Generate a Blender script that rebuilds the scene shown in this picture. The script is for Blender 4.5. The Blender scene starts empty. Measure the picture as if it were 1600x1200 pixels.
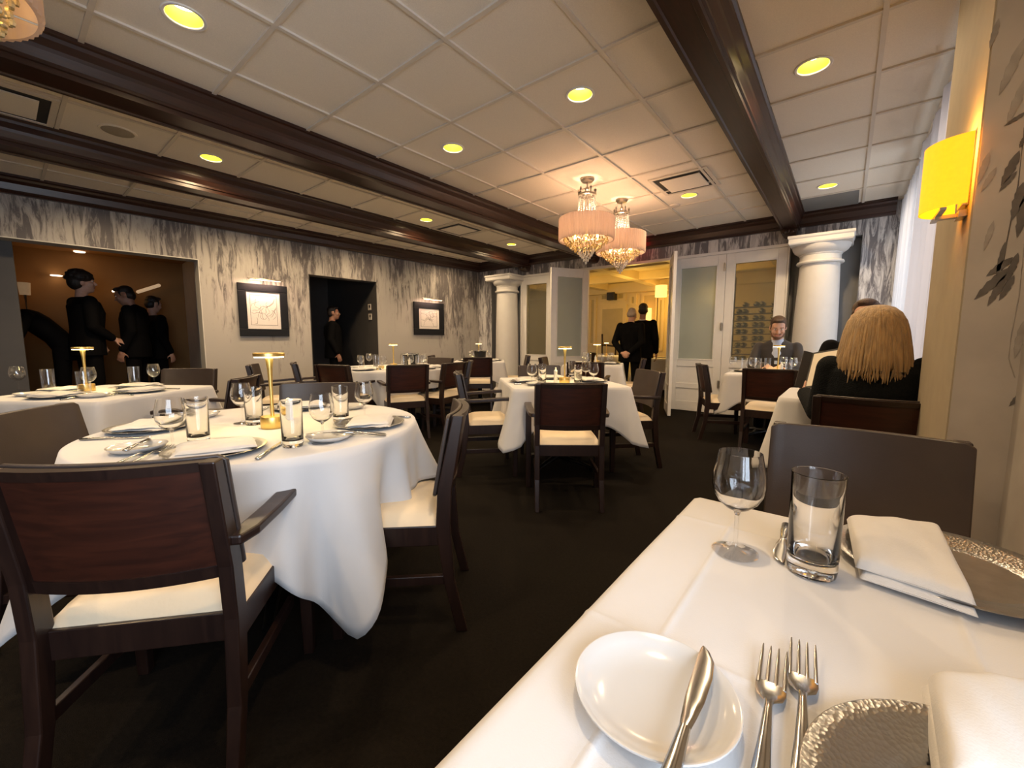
import bpy, math, random
from mathutils import Vector, Matrix
random.seed(7)
PI = math.pi
SC = bpy.context.scene
COL = SC.collection
def V(*a): return Vector(a)
# ------------------------------------------------------------------ camera geometry (used to read distances off the photo)
CAMZ = 1.10; FPX = 644.69
YAW, PITCH, ROLL = math.radians(-38.8615), math.radians(-6.0857), math.radians(0.0870)
FW = V(math.sin(YAW)*math.cos(PITCH), math.cos(YAW)*math.cos(PITCH), math.sin(PITCH))
R0 = V(math.cos(YAW), -math.sin(YAW), 0); U0 = R0.cross(FW)
RT = R0*math.cos(ROLL)+U0*math.sin(ROLL); UP = U0*math.cos(ROLL)-R0*math.sin(ROLL)
CAM = V(0, 0, CAMZ)
def ray(x, y): return FW+RT*((x-800)/FPX)-UP*((y-600)/FPX)
def T(x, y, z):
    d = ray(x, y); return CAM+d*((z-CAMZ)/d.z)
def PX(x, y, X):
    d = ray(x, y); return CAM+d*(X/d.x)
def PY(x, y, Y):
    d = ray(x, y); return CAM+d*(Y/d.y)

# ------------------------------------------------------------------ materials
MATS = {}
def nodes_mat(name):
    m = bpy.data.materials.new(name); m.use_nodes = True
    nt = m.node_tree; b = nt.nodes['Principled BSDF']
    MATS[name] = m
    return m, nt, b
def mat(name, col, rough=.5, metal=0, noise=0, nscale=20, bump=0, bscale=200, coat=0, sheen=0, spec=None, emis=None, estr=0, stretch=None, trans=0, ior=1.45, sub=0, alpha=1):
    m, nt, b = nodes_mat(name)
    c = (*col, 1)
    b.inputs['Base Color'].default_value = c
    b.inputs['Roughness'].default_value = rough; b.inputs['Metallic'].default_value = metal
    if coat: b.inputs['Coat Weight'].default_value = coat; b.inputs['Coat Roughness'].default_value = .15
    if sheen: b.inputs['Sheen Weight'].default_value = sheen
    if spec is not None: b.inputs['Specular IOR Level'].default_value = spec
    if trans: b.inputs['Transmission Weight'].default_value = trans; b.inputs['IOR'].default_value = ior
    if sub: b.inputs['Subsurface Weight'].default_value = sub; b.inputs['Subsurface Radius'].default_value = (.02, .008, .004)
    if emis: b.inputs['Emission Color'].default_value = (*emis, 1); b.inputs['Emission Strength'].default_value = estr
    if noise or bump:
        tc = nt.nodes.new('ShaderNodeTexCoord'); mp = nt.nodes.new('ShaderNodeMapping')
        nt.links.new(tc.outputs['Object'], mp.inputs[0])
        if stretch: mp.inputs['Scale'].default_value = stretch
    if noise:
        n = nt.nodes.new('ShaderNodeTexNoise'); n.inputs['Scale'].default_value = nscale; n.inputs['Detail'].default_value = 5
        nt.links.new(mp.outputs[0], n.inputs['Vector'])
        r = nt.nodes.new('ShaderNodeValToRGB')
        r.color_ramp.elements[0].position = .3; r.color_ramp.elements[1].position = .7
        r.color_ramp.elements[0].color = (*[max(0, x*(1-noise)) for x in col], 1)
        r.color_ramp.elements[1].color = (*[min(1, x*(1+noise)) for x in col], 1)
        nt.links.new(n.outputs['Fac'], r.inputs[0]); nt.links.new(r.outputs[0], b.inputs['Base Color'])
    if bump:
        n2 = nt.nodes.new('ShaderNodeTexNoise'); n2.inputs['Scale'].default_value = bscale; n2.inputs['Detail'].default_value = 3
        nt.links.new(mp.outputs[0], n2.inputs['Vector'])
        bp = nt.nodes.new('ShaderNodeBump'); bp.inputs['Strength'].default_value = bump; bp.inputs['Distance'].default_value = .01
        nt.links.new(n2.outputs['Fac'], bp.inputs['Height']); nt.links.new(bp.outputs[0], b.inputs['Normal'])
    return m
def emit(name, col, s):
    m, nt, b = nodes_mat(name); nt.nodes.remove(b)
    e = nt.nodes.new('ShaderNodeEmission'); e.inputs[0].default_value = (*col, 1); e.inputs[1].default_value = s
    nt.links.new(e.outputs[0], nt.nodes['Material Output'].inputs[0]); return m
def wallpaper(name, plain, dark, z0, z1, lo=-.30, hi=.02, thr=.5, side=0):
    """pale paper printed with dark bark-like vertical drips that thin out downwards"""
    m, nt, b = nodes_mat(name); N = nt.nodes; L = nt.links
    tc = N.new('ShaderNodeTexCoord'); sx = N.new('ShaderNodeSeparateXYZ'); L.new(tc.outputs['Object'], sx.inputs[0])
    mp = N.new('ShaderNodeMapping'); mp.inputs['Scale'].default_value = (1, 1, .14); L.new(tc.outputs['Object'], mp.inputs[0])
    n1 = N.new('ShaderNodeTexNoise'); n1.inputs['Scale'].default_value = 19; n1.inputs['Detail'].default_value = 9; n1.inputs['Roughness'].default_value = .70; n1.inputs['Distortion'].default_value = .9
    L.new(mp.outputs[0], n1.inputs['Vector'])
    mp2 = N.new('ShaderNodeMapping'); mp2.inputs['Scale'].default_value = (1, 1, .10); L.new(tc.outputs['Object'], mp2.inputs[0])
    n2 = N.new('ShaderNodeTexNoise'); n2.inputs['Scale'].default_value = 3.2; n2.inputs['Detail'].default_value = 3; L.new(mp2.outputs[0], n2.inputs['Vector'])
    mr = N.new('ShaderNodeMapRange'); mr.inputs[1].default_value = z0; mr.inputs[2].default_value = z1; mr.inputs[3].default_value = lo; mr.inputs[4].default_value = hi
    L.new(sx.outputs['Z'], mr.inputs[0])
    mu_ = N.new('ShaderNodeMapRange'); mu_.inputs[1].default_value = 0; mu_.inputs[2].default_value = 3.6; mu_.inputs[3].default_value = side; mu_.inputs[4].default_value = 0
    L.new(sx.outputs['X'], mu_.inputs[0])
    ad = N.new('ShaderNodeMath'); ad.operation = 'ADD'; L.new(mr.outputs[0], ad.inputs[0]); L.new(mu_.outputs[0], ad.inputs[1])
    a = N.new('ShaderNodeMath'); a.operation = 'MULTIPLY_ADD'; a.inputs[1].default_value = .60; L.new(n2.outputs['Fac'], a.inputs[0]); L.new(ad.outputs[0], a.inputs[2])
    a2 = N.new('ShaderNodeMath'); a2.operation = 'MULTIPLY_ADD'; a2.inputs[1].default_value = .95; L.new(n1.outputs['Fac'], a2.inputs[0]); L.new(a.outputs[0], a2.inputs[2])
    r = N.new('ShaderNodeValToRGB'); e = r.color_ramp.elements
    e[0].position = thr+.20; e[0].color = (*plain, 1); e[1].position = thr+.36; e[1].color = (*dark, 1)
    k = e.new(thr+.285); k.color = (*[(p*.62+d*.38) for p, d in zip(plain, dark)], 1)
    L.new(a2.outputs[0], r.inputs[0]); L.new(r.outputs[0], b.inputs['Base Color'])
    b.inputs['Roughness'].default_value = .62
    return m
def wood(name, c1, c2, rough=.32, axis='Z', coat=.35):
    m, nt, b = nodes_mat(name); N = nt.nodes; L = nt.links
    tc = N.new('ShaderNodeTexCoord'); mp = N.new('ShaderNodeMapping'); L.new(tc.outputs['Object'], mp.inputs[0])
    mp.inputs['Scale'].default_value = {'X': (2, 26, 26), 'Y': (26, 2, 26), 'Z': (26, 26, 2)}[axis]
    n = N.new('ShaderNodeTexNoise'); n.inputs['Scale'].default_value = 2.2; n.inputs['Detail'].default_value = 6; n.inputs['Distortion'].default_value = .6
    L.new(mp.outputs[0], n.inputs['Vector'])
    r = N.new('ShaderNodeValToRGB'); r.color_ramp.elements[0].position = .32; r.color_ramp.elements[1].position = .7
    r.color_ramp.elements[0].color = (*c1, 1); r.color_ramp.elements[1].color = (*c2, 1)
    L.new(n.outputs['Fac'], r.inputs[0]); L.new(r.outputs[0], b.inputs['Base Color'])
    b.inputs['Roughness'].default_value = rough; b.inputs['Coat Weight'].default_value = coat; b.inputs['Coat Roughness'].default_value = .2
    return m
def hammered(name, col, rough, scale, strength):
    m, nt, b = nodes_mat(name); N = nt.nodes; L = nt.links
    b.inputs['Base Color'].default_value = (*col, 1); b.inputs['Metallic'].default_value = 1; b.inputs['Roughness'].default_value = rough
    tc = N.new('ShaderNodeTexCoord'); v = N.new('ShaderNodeTexVoronoi'); v.inputs['Scale'].default_value = scale; L.new(tc.outputs['Object'], v.inputs['Vector'])
    bp = N.new('ShaderNodeBump'); bp.inputs['Strength'].default_value = strength; bp.inputs['Distance'].default_value = .004
    L.new(v.outputs['Distance'], bp.inputs['Height']); L.new(bp.outputs[0], b.inputs['Normal'])
    return m
def thin_glass(name, tint=(1, 1, 1), refl=.9, base=.05, blend=4.0, k=.55):
    m, nt, b = nodes_mat(name); nt.nodes.remove(b); N = nt.nodes; L = nt.links
    t = N.new('ShaderNodeBsdfTransparent'); t.inputs[0].default_value = (*tint, 1)
    g = N.new('ShaderNodeBsdfGlossy'); g.inputs['Roughness'].default_value = .03; g.inputs[0].default_value = (refl, refl, refl, 1)
    w = N.new('ShaderNodeLayerWeight'); w.inputs[0].default_value = .5
    f = N.new('ShaderNodeMath'); f.operation = 'POWER'; f.inputs[1].default_value = blend; L.new(w.outputs['Facing'], f.inputs[0])
    p = N.new('ShaderNodeMath'); p.operation = 'MULTIPLY_ADD'; p.inputs[1].default_value = k; p.inputs[2].default_value = base; L.new(f.outputs[0], p.inputs[0])
    x = N.new('ShaderNodeMixShader'); L.new(p.outputs[0], x.inputs[0]); L.new(t.outputs[0], x.inputs[1]); L.new(g.outputs[0], x.inputs[2])
    L.new(x.outputs[0], N['Material Output'].inputs[0]); return m
def sheer(name, col, transp):
    m, nt, b = nodes_mat(name); nt.nodes.remove(b); N = nt.nodes; L = nt.links
    d = N.new('ShaderNodeBsdfDiffuse'); d.inputs[0].default_value = (*col, 1)
    tl = N.new('ShaderNodeBsdfTranslucent'); tl.inputs[0].default_value = (*col, 1)
    tr = N.new('ShaderNodeBsdfTransparent')
    x = N.new('ShaderNodeMixShader'); x.inputs[0].default_value = .55; L.new(d.outputs[0], x.inputs[1]); L.new(tl.outputs[0], x.inputs[2])
    y = N.new('ShaderNodeMixShader'); y.inputs[0].default_value = transp; L.new(x.outputs[0], y.inputs[1]); L.new(tr.outputs[0], y.inputs[2])
    L.new(y.outputs[0], N['Material Output'].inputs[0]); return m

M_frame = wood('chair_wood', (.014, .006, .0045), (.027, .012, .008), .38, 'Z', .12)
M_panel = wood('mahogany_panel', (.026, .0068, .0035), (.052, .013, .006), .42, 'X', .08)
M_beam = wood('beam_wood', (.024, .009, .005), (.046, .016, .009), .34, 'Y', .15)
M_beamx = wood('cornice_wood', (.026, .009, .005), (.046, .016, .009), .36, 'X', .15)
M_seat = mat('cream_vinyl', (.80, .655, .46), .48, noise=.05, nscale=6, bump=.08, bscale=60)
M_cloth = mat('white_linen', (.60, .585, .58), .85, noise=.02, nscale=9, bump=.06, bscale=500, sheen=.2)
M_napkin = mat('napkin_linen', (.61, .585, .56), .85, noise=.02, nscale=30, bump=.12, bscale=420, sheen=.2)
M_carpet = mat('dark_carpet', (.0085, .006, .0038), .95, spec=.12, noise=.35, nscale=90, bump=.5, bscale=400)
M_tile = mat('ceiling_tile', (.88, .80, .69), .9, noise=.05, nscale=240, bump=.25, bscale=500)
M_tbar = mat('ceiling_grid_metal', (.72, .65, .56), .6, noise=.02, nscale=20)
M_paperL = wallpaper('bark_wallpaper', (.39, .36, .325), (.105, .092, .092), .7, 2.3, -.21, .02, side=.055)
M_paperF = wallpaper('bark_wallpaper_grey', (.66, .64, .63), (.15, .14, .15), .2, 2.2, -.02, .04)
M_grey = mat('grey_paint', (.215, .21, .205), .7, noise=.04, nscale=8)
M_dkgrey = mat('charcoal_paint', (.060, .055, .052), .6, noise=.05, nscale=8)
M_jamb = mat('jamb_paint', (.60, .57, .52), .7, noise=.04, nscale=8)
M_white = mat('white_trim_paint', (.80, .775, .75), .42, noise=.02, nscale=12)
M_col = mat('column_plaster', (.66, .64, .62), .55, noise=.02, nscale=10)
M_frost = mat('frosted_glass', (.46, .50, .45), .5, trans=.2, ior=1.3, noise=.03, nscale=4)
M_smoke = mat('tinted_glass', (.56, .57, .48), .08, trans=.85, ior=1.25, noise=.03, nscale=4)
M_glass = mat('clear_glass', (1, 1, 1), .0, trans=1, ior=1.47)
M_glassf = thin_glass('thin_clear_glass', (.985, .985, .985), .9, .02)
M_glassb = thin_glass('glass_bowl', (.985, .985, .985), 1, .06, 2.6, .8)
M_steel = mat('polished_steel', (.47, .48, .50), .2, metal=1, noise=.05, nscale=40)
M_chrome = mat('brushed_nickel', (.52, .47, .40), .3, metal=1, noise=.05, nscale=40)
M_gold = mat('satin_gold', (.86, .60, .20), .36, metal=1, noise=.05, nscale=60)
M_charger = hammered('hammered_silver', (.37, .37, .38), .32, 230, .17)
M_chargerc = mat('charger_centre', (.27, .25, .235), .42, metal=1, noise=.12, nscale=40, bump=.05, bscale=300)
M_porc = mat('white_porcelain', (.56, .545, .525), .14, noise=.01, nscale=10, coat=.4)
M_black = mat('black_fabric', (.0038, .0034, .0036), .85, noise=.3, nscale=200, bump=.2, bscale=300, spec=.1)
M_knit = mat('black_knit', (.006, .007, .008), .92, noise=.4, nscale=140, bump=.6, bscale=160, spec=.2)
M_suit = mat('dark_grey_suit', (.028, .022, .021), .8, noise=.2, nscale=160, bump=.15, bscale=300, sheen=.2)
M_shirt = mat('blue_shirt', (.50, .56, .70), .75, noise=.05, nscale=60)
M_wshirt = mat('white_shirt', (.75, .72, .70), .75, noise=.03, nscale=60)
M_skin = mat('skin', (.60, .34, .24), .5, noise=.06, nscale=30, sub=.12)
M_skind = mat('tanned_skin', (.38, .19, .12), .5, noise=.06, nscale=30, sub=.12)
M_lip = mat('lips', (.36, .13, .10), .45, noise=.05, nscale=60)
M_eye = mat('eye_white', (.75, .72, .68), .2, noise=.02, nscale=30)
M_iris = mat('iris', (.03, .02, .015), .15, noise=.1, nscale=100)
M_hairb = mat('dark_hair', (.016, .010, .007), .55, noise=.4, nscale=70, stretch=(1, 1, .15), bump=.5, bscale=160)
M_hairbr = mat('brown_hair', (.06, .030, .015), .55, noise=.4, nscale=70, stretch=(1, 1, .15), bump=.5, bscale=160)
M_beard = mat('short_beard', (.17, .085, .05), .7, noise=.3, nscale=160)
M_backpad = mat('brown_leather', (.046, .033, .028), .38, noise=.08, nscale=12, bump=.05, bscale=250)
M_hairg = mat('grey_hair', (.42, .33, .25), .6, noise=.3, nscale=90, bump=.5, bscale=160)
M_blond = mat('blonde_hair', (.40, .25, .105), .40, noise=.34, nscale=26, stretch=(3, 3, .12), bump=.6, bscale=60, sheen=.3)
M_leather = mat('black_leather', (.012, .010, .009), .35, noise=.2, nscale=90)
M_paper = mat('menu_paper', (.74, .66, .54), .7, noise=.03, nscale=30)
M_picmat = mat('picture_mount', (.80, .74, .68), .7, noise=.02, nscale=30)
M_ink = mat('drawing_ink', (.10, .07, .06), .8, noise=.1, nscale=60)
M_pframe = mat('picture_frame_black', (.008, .009, .012), .5, spec=.2, noise=.1, nscale=40)
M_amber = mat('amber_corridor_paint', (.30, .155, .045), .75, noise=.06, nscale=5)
M_cream = mat('cream_room_paint', (.74, .62, .36), .6, noise=.03, nscale=6)
M_olive = mat('olive_panel', (.50, .42, .23), .55, noise=.04, nscale=6)
M_pier = mat('pier_paint', (.37, .305, .21), .75, noise=.04, nscale=14)
M_mural = mat('mural_paper', (.46, .41, .36), .7, noise=.09, nscale=7)
M_leaf = mat('mural_leaf_ink', (.12, .105, .095), .75, noise=.22, nscale=26)
M_leafp = mat('mural_wash_ink', (.35, .31, .27), .75, noise=.22, nscale=20)
M_sheer = sheer('sheer_curtain', (.66, .64, .65), .34)
M_sheershade = sheer('shaded_sheer', (.50, .43, .40), .04)  # shaded folds of the sheers, painted as a duller, denser pinkish cloth
M_drum = sheer('pleated_organza', (.60, .50, .44), .12)
M_crystal = mat('crystal', (1, .78, .38), .02, trans=.6, ior=1.55, noise=.04, nscale=50)  # bulb glow put into the golden colour of the basket crystals
M_crystalw = mat('clear_crystal', (1, .95, .88), .02, trans=.6, ior=1.55, noise=.04, nscale=50)
M_bulbdisc = emit('lamp_disc', (1, .86, .42), 14)
M_lens = emit('downlight_lens', (1, .90, .50), 13)
M_reflector = mat('gold_reflector', (.92, .80, .07), .45, metal=.2, noise=.02, nscale=30)
M_bulb = emit('candle_bulb', (1, .52, .10), 22)
M_orange = mat('amber_parchment', (.95, .50, .03), .6, noise=.06, nscale=60, emis=(1, .47, .006), estr=.95)
M_slit = emit('small_lamp', (1, .72, .5), 3)
M_exit = emit('exit_red', (1, .03, .02), 2.2)
M_blackp = mat('black_plastic', (.015, .014, .013), .4, noise=.1, nscale=60)
M_dwood = wood('dark_rack_wood', (.05, .03, .015), (.09, .055, .03), .5, 'X', .1)
M_bottle = mat('bottle_glass', (.05, .055, .02), .1, noise=.1, nscale=30, coat=.3)
M_foil = mat('bottle_foil', (.85, .74, .42), .4, metal=.2, noise=.05, nscale=40)
M_grinder = mat('white_grinder', (.82, .79, .72), .3, noise=.02, nscale=30)
M_candle = mat('ramekin_yellow', (.80, .62, .22), .4, noise=.05, nscale=40)
M_vent = mat('vent_dark', (.03, .027, .025), .6, noise=.1, nscale=40)
M_switch = mat('switch_plate', (.55, .50, .42), .4, noise=.02, nscale=40)
M_shadel = mat('lit_shade', (.9, .6, .3), .6, noise=.05, nscale=60, emis=(1, .55, .16), estr=1.3)
M_dtable = wood('table_wood', (.02, .009, .006), (.04, .017, .011), .4, 'X', .2)
M_iron = mat('black_iron', (.02, .018, .017), .4, metal=.8, noise=.1, nscale=60)

# ------------------------------------------------------------------ mesh building helpers
def frame(d, up=V(0, 0, 1)):
    """matrix whose z runs along d"""
    z = d.normalized(); x = up.cross(z)
    if x.length < 1e-5: x = V(1, 0, 0).cross(z)
    x.normalize(); y = z.cross(x)
    return Matrix((x, y, z)).transposed()
class MB:
    def __init__(s, M=None): s.v = []; s.f = []; s.M = M or Matrix()
    def add(s, vs, fs, M=None):
        o = len(s.v); K = s.M @ M if M is not None else s.M
        s.v += [K @ Vector(p) for p in vs]; s.f += [tuple(o+i for i in q) for q in fs]
        return s
    def box(s, x0, x1, y0, y1, z0, z1, M=None):
        return s.add([(x0, y0, z0), (x1, y0, z0), (x1, y1, z0), (x0, y1, z0), (x0, y0, z1), (x1, y0, z1), (x1, y1, z1), (x0, y1, z1)],
              [(3, 2, 1, 0), (4, 5, 6, 7), (0, 1, 5, 4), (1, 2, 6, 5), (2, 3, 7, 6), (3, 0, 4, 7)], M)
    def rings(s, rs, cap0=True, cap1=True, closed=False, M=None):
        n = len(rs[0]); vs = [p for r in rs for p in r]; fs = []
        m = len(rs)
        for i in range(m if closed else m-1):
            a, b = i*n, ((i+1) % m)*n
            for j in range(n): k = (j+1) % n; fs.append((a+j, a+k, b+k, b+j))
        if not closed:
            if cap0: fs.append(tuple(reversed(range(n))))
            if cap1: fs.append(tuple((m-1)*n+j for j in range(n)))
        return s.add(vs, fs, M)
    def lathe(s, prof, n=24, c=(0, 0, 0), closed=False, caps=True, M=None):
        rs = [[(c[0]+r*math.cos(2*PI*j/n), c[1]+r*math.sin(2*PI*j/n), c[2]+z) for j in range(n)] for r, z in prof]
        return s.rings(rs, caps, caps, closed, M)
    def tube(s, pts, rad, n=8, M=None, flat=1.0, up=V(0, 0, 1)):
        pts = [Vector(p) for p in pts]; rs = []
        if not hasattr(rad, '__len__'): rad = [rad]*len(pts)
        for i, p in enumerate(pts):
            d = pts[min(i+1, len(pts)-1)]-pts[max(i-1, 0)]
            F = frame(d, up)
            rs.append([p+F @ V(rad[i]*math.cos(2*PI*j/n), flat*rad[i]*math.sin(2*PI*j/n), 0) for j in range(n)])
        return s.rings(rs, M=M)
    def caps(s, a, b, ra, rb, n=14, M=None):
        a = Vector(a); b = Vector(b); d = b-a; F = frame(d if d.length > 1e-6 else V(0, 0, 1)); z = F @ V(0, 0, 1); rs = []
        for k in range(5):
            t = -PI/2+PI/2*(k+.15)/4.15; rs.append((a+z*(ra*math.sin(t)), ra*math.cos(t)))
        for k in range(5):
            t = PI/2*k/4.15; rs.append((b+z*(rb*math.sin(t)), rb*math.cos(t)))
        return s.rings([[p+F @ V(r*math.cos(2*PI*j/n), r*math.sin(2*PI*j/n), 0) for j in range(n)] for p, r in rs], M=M)
    def ell(s, c, r, n=18, m=10, R=None, M=None):
        c = Vector(c); rs = []
        for i in range(1, m):
            t = -PI/2+PI*i/m
            rs.append([(c+(R @ V(r[0]*math.cos(t)*math.cos(2*PI*j/n), r[1]*math.cos(t)*math.sin(2*PI*j/n), r[2]*math.sin(t)) if R else V(r[0]*math.cos(t)*math.cos(2*PI*j/n), r[1]*math.cos(t)*math.sin(2*PI*j/n), r[2]*math.sin(t)))) for j in range(n)])
        return s.rings(rs, M=M)
    def prism(s, poly, z0, z1, M=None):
        n = len(poly); vs = [(x, y, z0) for x, y in poly]+[(x, y, z1) for x, y in poly]
        return s.add(vs, [tuple(reversed(range(n))), tuple(range(n, 2*n))]+[(i, (i+1) % n, n+(i+1) % n, n+i) for i in range(n)], M)
    def grid(s, fn, nu, nv, closed=False, M=None):
        vs = [fn(i/(nu if closed else nu-1), j/(nv-1)) for j in range(nv) for i in range(nu)]; fs = []
        for j in range(nv-1):
            for i in range(nu if closed else nu-1):
                k = (i+1) % nu; fs.append((j*nu+i, j*nu+k, (j+1)*nu+k, (j+1)*nu+i))
        return s.add(vs, fs, M)
    def build(s, name, m, parent=None, smooth=False, bevel=0, sub=0, solid=0, ang=40, seg=2, remesh=0):
        me = bpy.data.meshes.new(name); me.from_pydata([tuple(p) for p in s.v], [], s.f); me.update()
        import bmesh
        bm = bmesh.new(); bm.from_mesh(me); bmesh.ops.recalc_face_normals(bm, faces=bm.faces); bm.to_mesh(me); bm.free()
        me.materials.append(m)
        if smooth:
            me.polygons.foreach_set('use_smooth', [True]*len(me.polygons))
            if not remesh and not sub: me.set_sharp_from_angle(angle=math.radians(ang))
        o = bpy.data.objects.new(name, me); COL.objects.link(o)
        if parent: o.parent = parent
        if solid: k = o.modifiers.new('solid', 'SOLIDIFY'); k.thickness = solid; k.offset = -1
        if bevel: k = o.modifiers.new('bevel', 'BEVEL'); k.width = bevel; k.segments = seg; k.limit_method = 'ANGLE'; k.angle_limit = math.radians(40)
        if sub: k = o.modifiers.new('sub', 'SUBSURF'); k.levels = sub; k.render_levels = sub
        if remesh:
            k = o.modifiers.new('remesh', 'REMESH'); k.mode = 'VOXEL'; k.voxel_size = remesh; k.use_smooth_shade = True
            k = o.modifiers.new('smooth', 'SMOOTH'); k.factor = .5; k.iterations = 4
        return o
def tag(o, label=None, cat=None, group=None, kind=None):
    if label: o['label'] = label
    if cat: o['category'] = cat
    if group: o['group'] = group
    if kind: o['kind'] = kind
    return o
def thing(name, label, cat, loc=(0, 0, 0), rz=0, group=None):
    o = bpy.data.objects.new(name, None); COL.objects.link(o); o.empty_display_size = .1
    o.location = loc; o.rotation_euler = (0, 0, rz)
    return tag(o, label, cat, group)
def dup(o, parent=None):
    c = o.copy(); COL.objects.link(c)
    for k in ('label', 'group'):
        if parent is None and k in c: del c[k]
    if parent is not None: c.parent = parent
    for ch in list(o.children): dup(ch, c)
    return c
def struct(name, mb, m, parent=None, **k):
    o = mb.build(name, m, parent, **k)
    if parent is None: o['kind'] = 'structure'
    return o
PROTO = {}
LAMPW, DLW = 7, 55
DIM = {(-1.5, 1.5): .5, (1.5, 1.5): .85}
def place(kind, maker, loc, rz, label, cat, group=None):
    """first use makes the thing, later uses copy it with its parts"""
    if kind not in PROTO: o = PROTO[kind] = maker()
    else: o = dup(PROTO[kind])
    o.location = loc; o.rotation_euler = (0, 0, rz)
    return tag(o, label, cat, group)

# ------------------------------------------------------------------ the room shell
CZ = 2.715; TW = .61; GX0, GY0 = -1.7877, 1.6377
YW = 6.66; XR = .405
LW_ROT = math.atan2(-.99849, -.05492)
def on_left(o): o.location = (-6.30, YW, 0); o.rotation_euler = (0, 0, LW_ROT); return o
ML = Matrix.Translation((-6.30, YW, 0)) @ Matrix.Rotation(LW_ROT, 4, 'Z')
def LU(y): return (YW-y)/.99849
# floor and ceiling
struct('floor', MB().box(-9.6, 2.2, -3.6, 11.4, -.12, 0), M_carpet)
DL = [(-1.5, 1.5), (1.5, -.5), (1.5, 1.5), (-.5, 4.5), (-1.5, 6.5), (.5, 6.5), (1.5, 6.5), (3.5, 4.5), (3.5, 6.5), (6.5, 4.5), (6.5, 6.5), (5.5, -.5), (2.5, -2.5), (6.5, -2.5)]
DLX = {(math.floor(i), math.floor(j)) for i, j in DL}
cm = MB(); gm = MB()
NI = range(-9, 9); NJ = range(-5, 10)
def gpt(i, j): return GX0-j*TW, GY0+i*TW
for i in NI:
    for j in NJ:
        x1, y0 = gpt(i, j); x0, y1 = x1-TW, y0+TW
        if x1 < -7.2: continue
        if (i, j) in DLX:
            cx, cy = (x0+x1)/2, (y0+y1)/2; n = 32; inner = []; outer = []
            for k in range(n):
                a = 2*PI*k/n; c, s = math.cos(a), math.sin(a); q = (TW/2)/max(abs(c), abs(s))
                inner.append((cx+.078*c, cy+.078*s, CZ)); outer.append((cx+q*c, cy+q*s, CZ))
            cm.rings([outer, inner], False, False)
        else: cm.add([(x0, y0, CZ), (x1, y0, CZ), (x1, y1, CZ), (x0, y1, CZ)], [(0, 3, 2, 1)])
ceil = struct('ceiling', cm, M_tile)
xa, xb = gpt(0, 9)[0]-.2, gpt(0, -5)[0]; ya, yb = gpt(-9, 0)[1], gpt(9, 0)[1]
for j in range(-5, 9): x = gpt(0, j)[0]; gm.box(x-.012, x+.012, ya, yb, CZ-.012, CZ-.0005)
for i in range(-9, 10): y = gpt(i, 0)[1]; gm.box(xa, xb, y-.012, y+.012, CZ-.0116, CZ-.0004)
gm.build('ceiling_grid', M_tbar, ceil)
# left wall, slightly out of square, with two openings through it
O1a, O1b, O2a, O2b = LU(1.71), LU(-.93), LU(4.22), LU(3.08)
w = MB().box(0, O2a, -.22, 0, 0, CZ).box(O2a, O2b, -.22, 0, 2.10, CZ).box(O2b, O1a, -.22, 0, 0, CZ).box(O1a, O1b, -.22, 0, 2.125, CZ).box(O1b, 10.4, -.22, 0, 0, CZ)
on_left(struct('wall_left', w, M_paperL))
j1 = MB().box(O1a-.002, O1a+.006, -.225, .003, 0, 2.12).box(O1a, O1b, -.225, .003, 2.118, 2.128)
on_left(struct('trim_1', j1, M_jamb))
j2 = MB().box(O2a-.004, O2a+.004, -1.9, -.001, 0, 2.10).box(O2b-.006, O2b+.004, -.225, .004, 0, 2.10)
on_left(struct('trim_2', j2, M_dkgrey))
sk = MB().box(0, O2a, 0, .014, 0, .12).box(O2b, O1a, 0, .014, 0, .12)
on_left(struct('baseboard_left', sk, M_beamx))
# corridor behind the left wall
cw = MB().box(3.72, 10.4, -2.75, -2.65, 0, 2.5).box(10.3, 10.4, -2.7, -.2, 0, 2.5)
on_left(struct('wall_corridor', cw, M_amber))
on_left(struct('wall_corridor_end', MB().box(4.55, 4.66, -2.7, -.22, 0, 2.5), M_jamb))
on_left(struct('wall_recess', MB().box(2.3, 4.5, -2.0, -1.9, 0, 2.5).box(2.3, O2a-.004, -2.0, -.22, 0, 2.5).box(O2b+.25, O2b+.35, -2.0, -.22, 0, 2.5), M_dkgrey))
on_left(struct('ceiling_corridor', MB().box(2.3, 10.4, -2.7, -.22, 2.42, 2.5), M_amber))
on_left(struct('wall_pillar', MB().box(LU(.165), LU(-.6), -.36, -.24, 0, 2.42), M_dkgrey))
# far wall: wallpaper left and right, lintel over the doors, grey niches for the columns
XN1, XN2, XN3, XN4 = -5.93, -5.15, -.66, .07
struct('wall_far', MB().box(-6.6, XN1, YW, YW+.3, 0, CZ).box(XN1, XN4, YW, YW+.3, 2.375, CZ).box(XN4, XR+.1, YW, YW+.3, 0, CZ), M_paperF)
struct('wall_niche', MB().box(XN1, XN2, YW+.14, YW+.22, 0, 2.4).box(XN3, XN4, YW+.14, YW+.22, 0, 2.4)
       .box(XN1-.02, XN1+.004, YW+.002, YW+.3, 0, 2.374).box(XN4-.004, XN4+.02, YW+.002, YW+.3, 0, 2.374).box(XN2-.012, XN2, YW+.05, YW+.3, 0, 2.374).box(XN3, XN3+.012, YW+.05, YW+.3, 0, 2.374)
       .box(XN1, XN2, YW+.01, YW+.3, 2.370, 2.376).box(XN3, XN4, YW+.01, YW+.3, 2.370, 2.376), M_grey)
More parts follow.
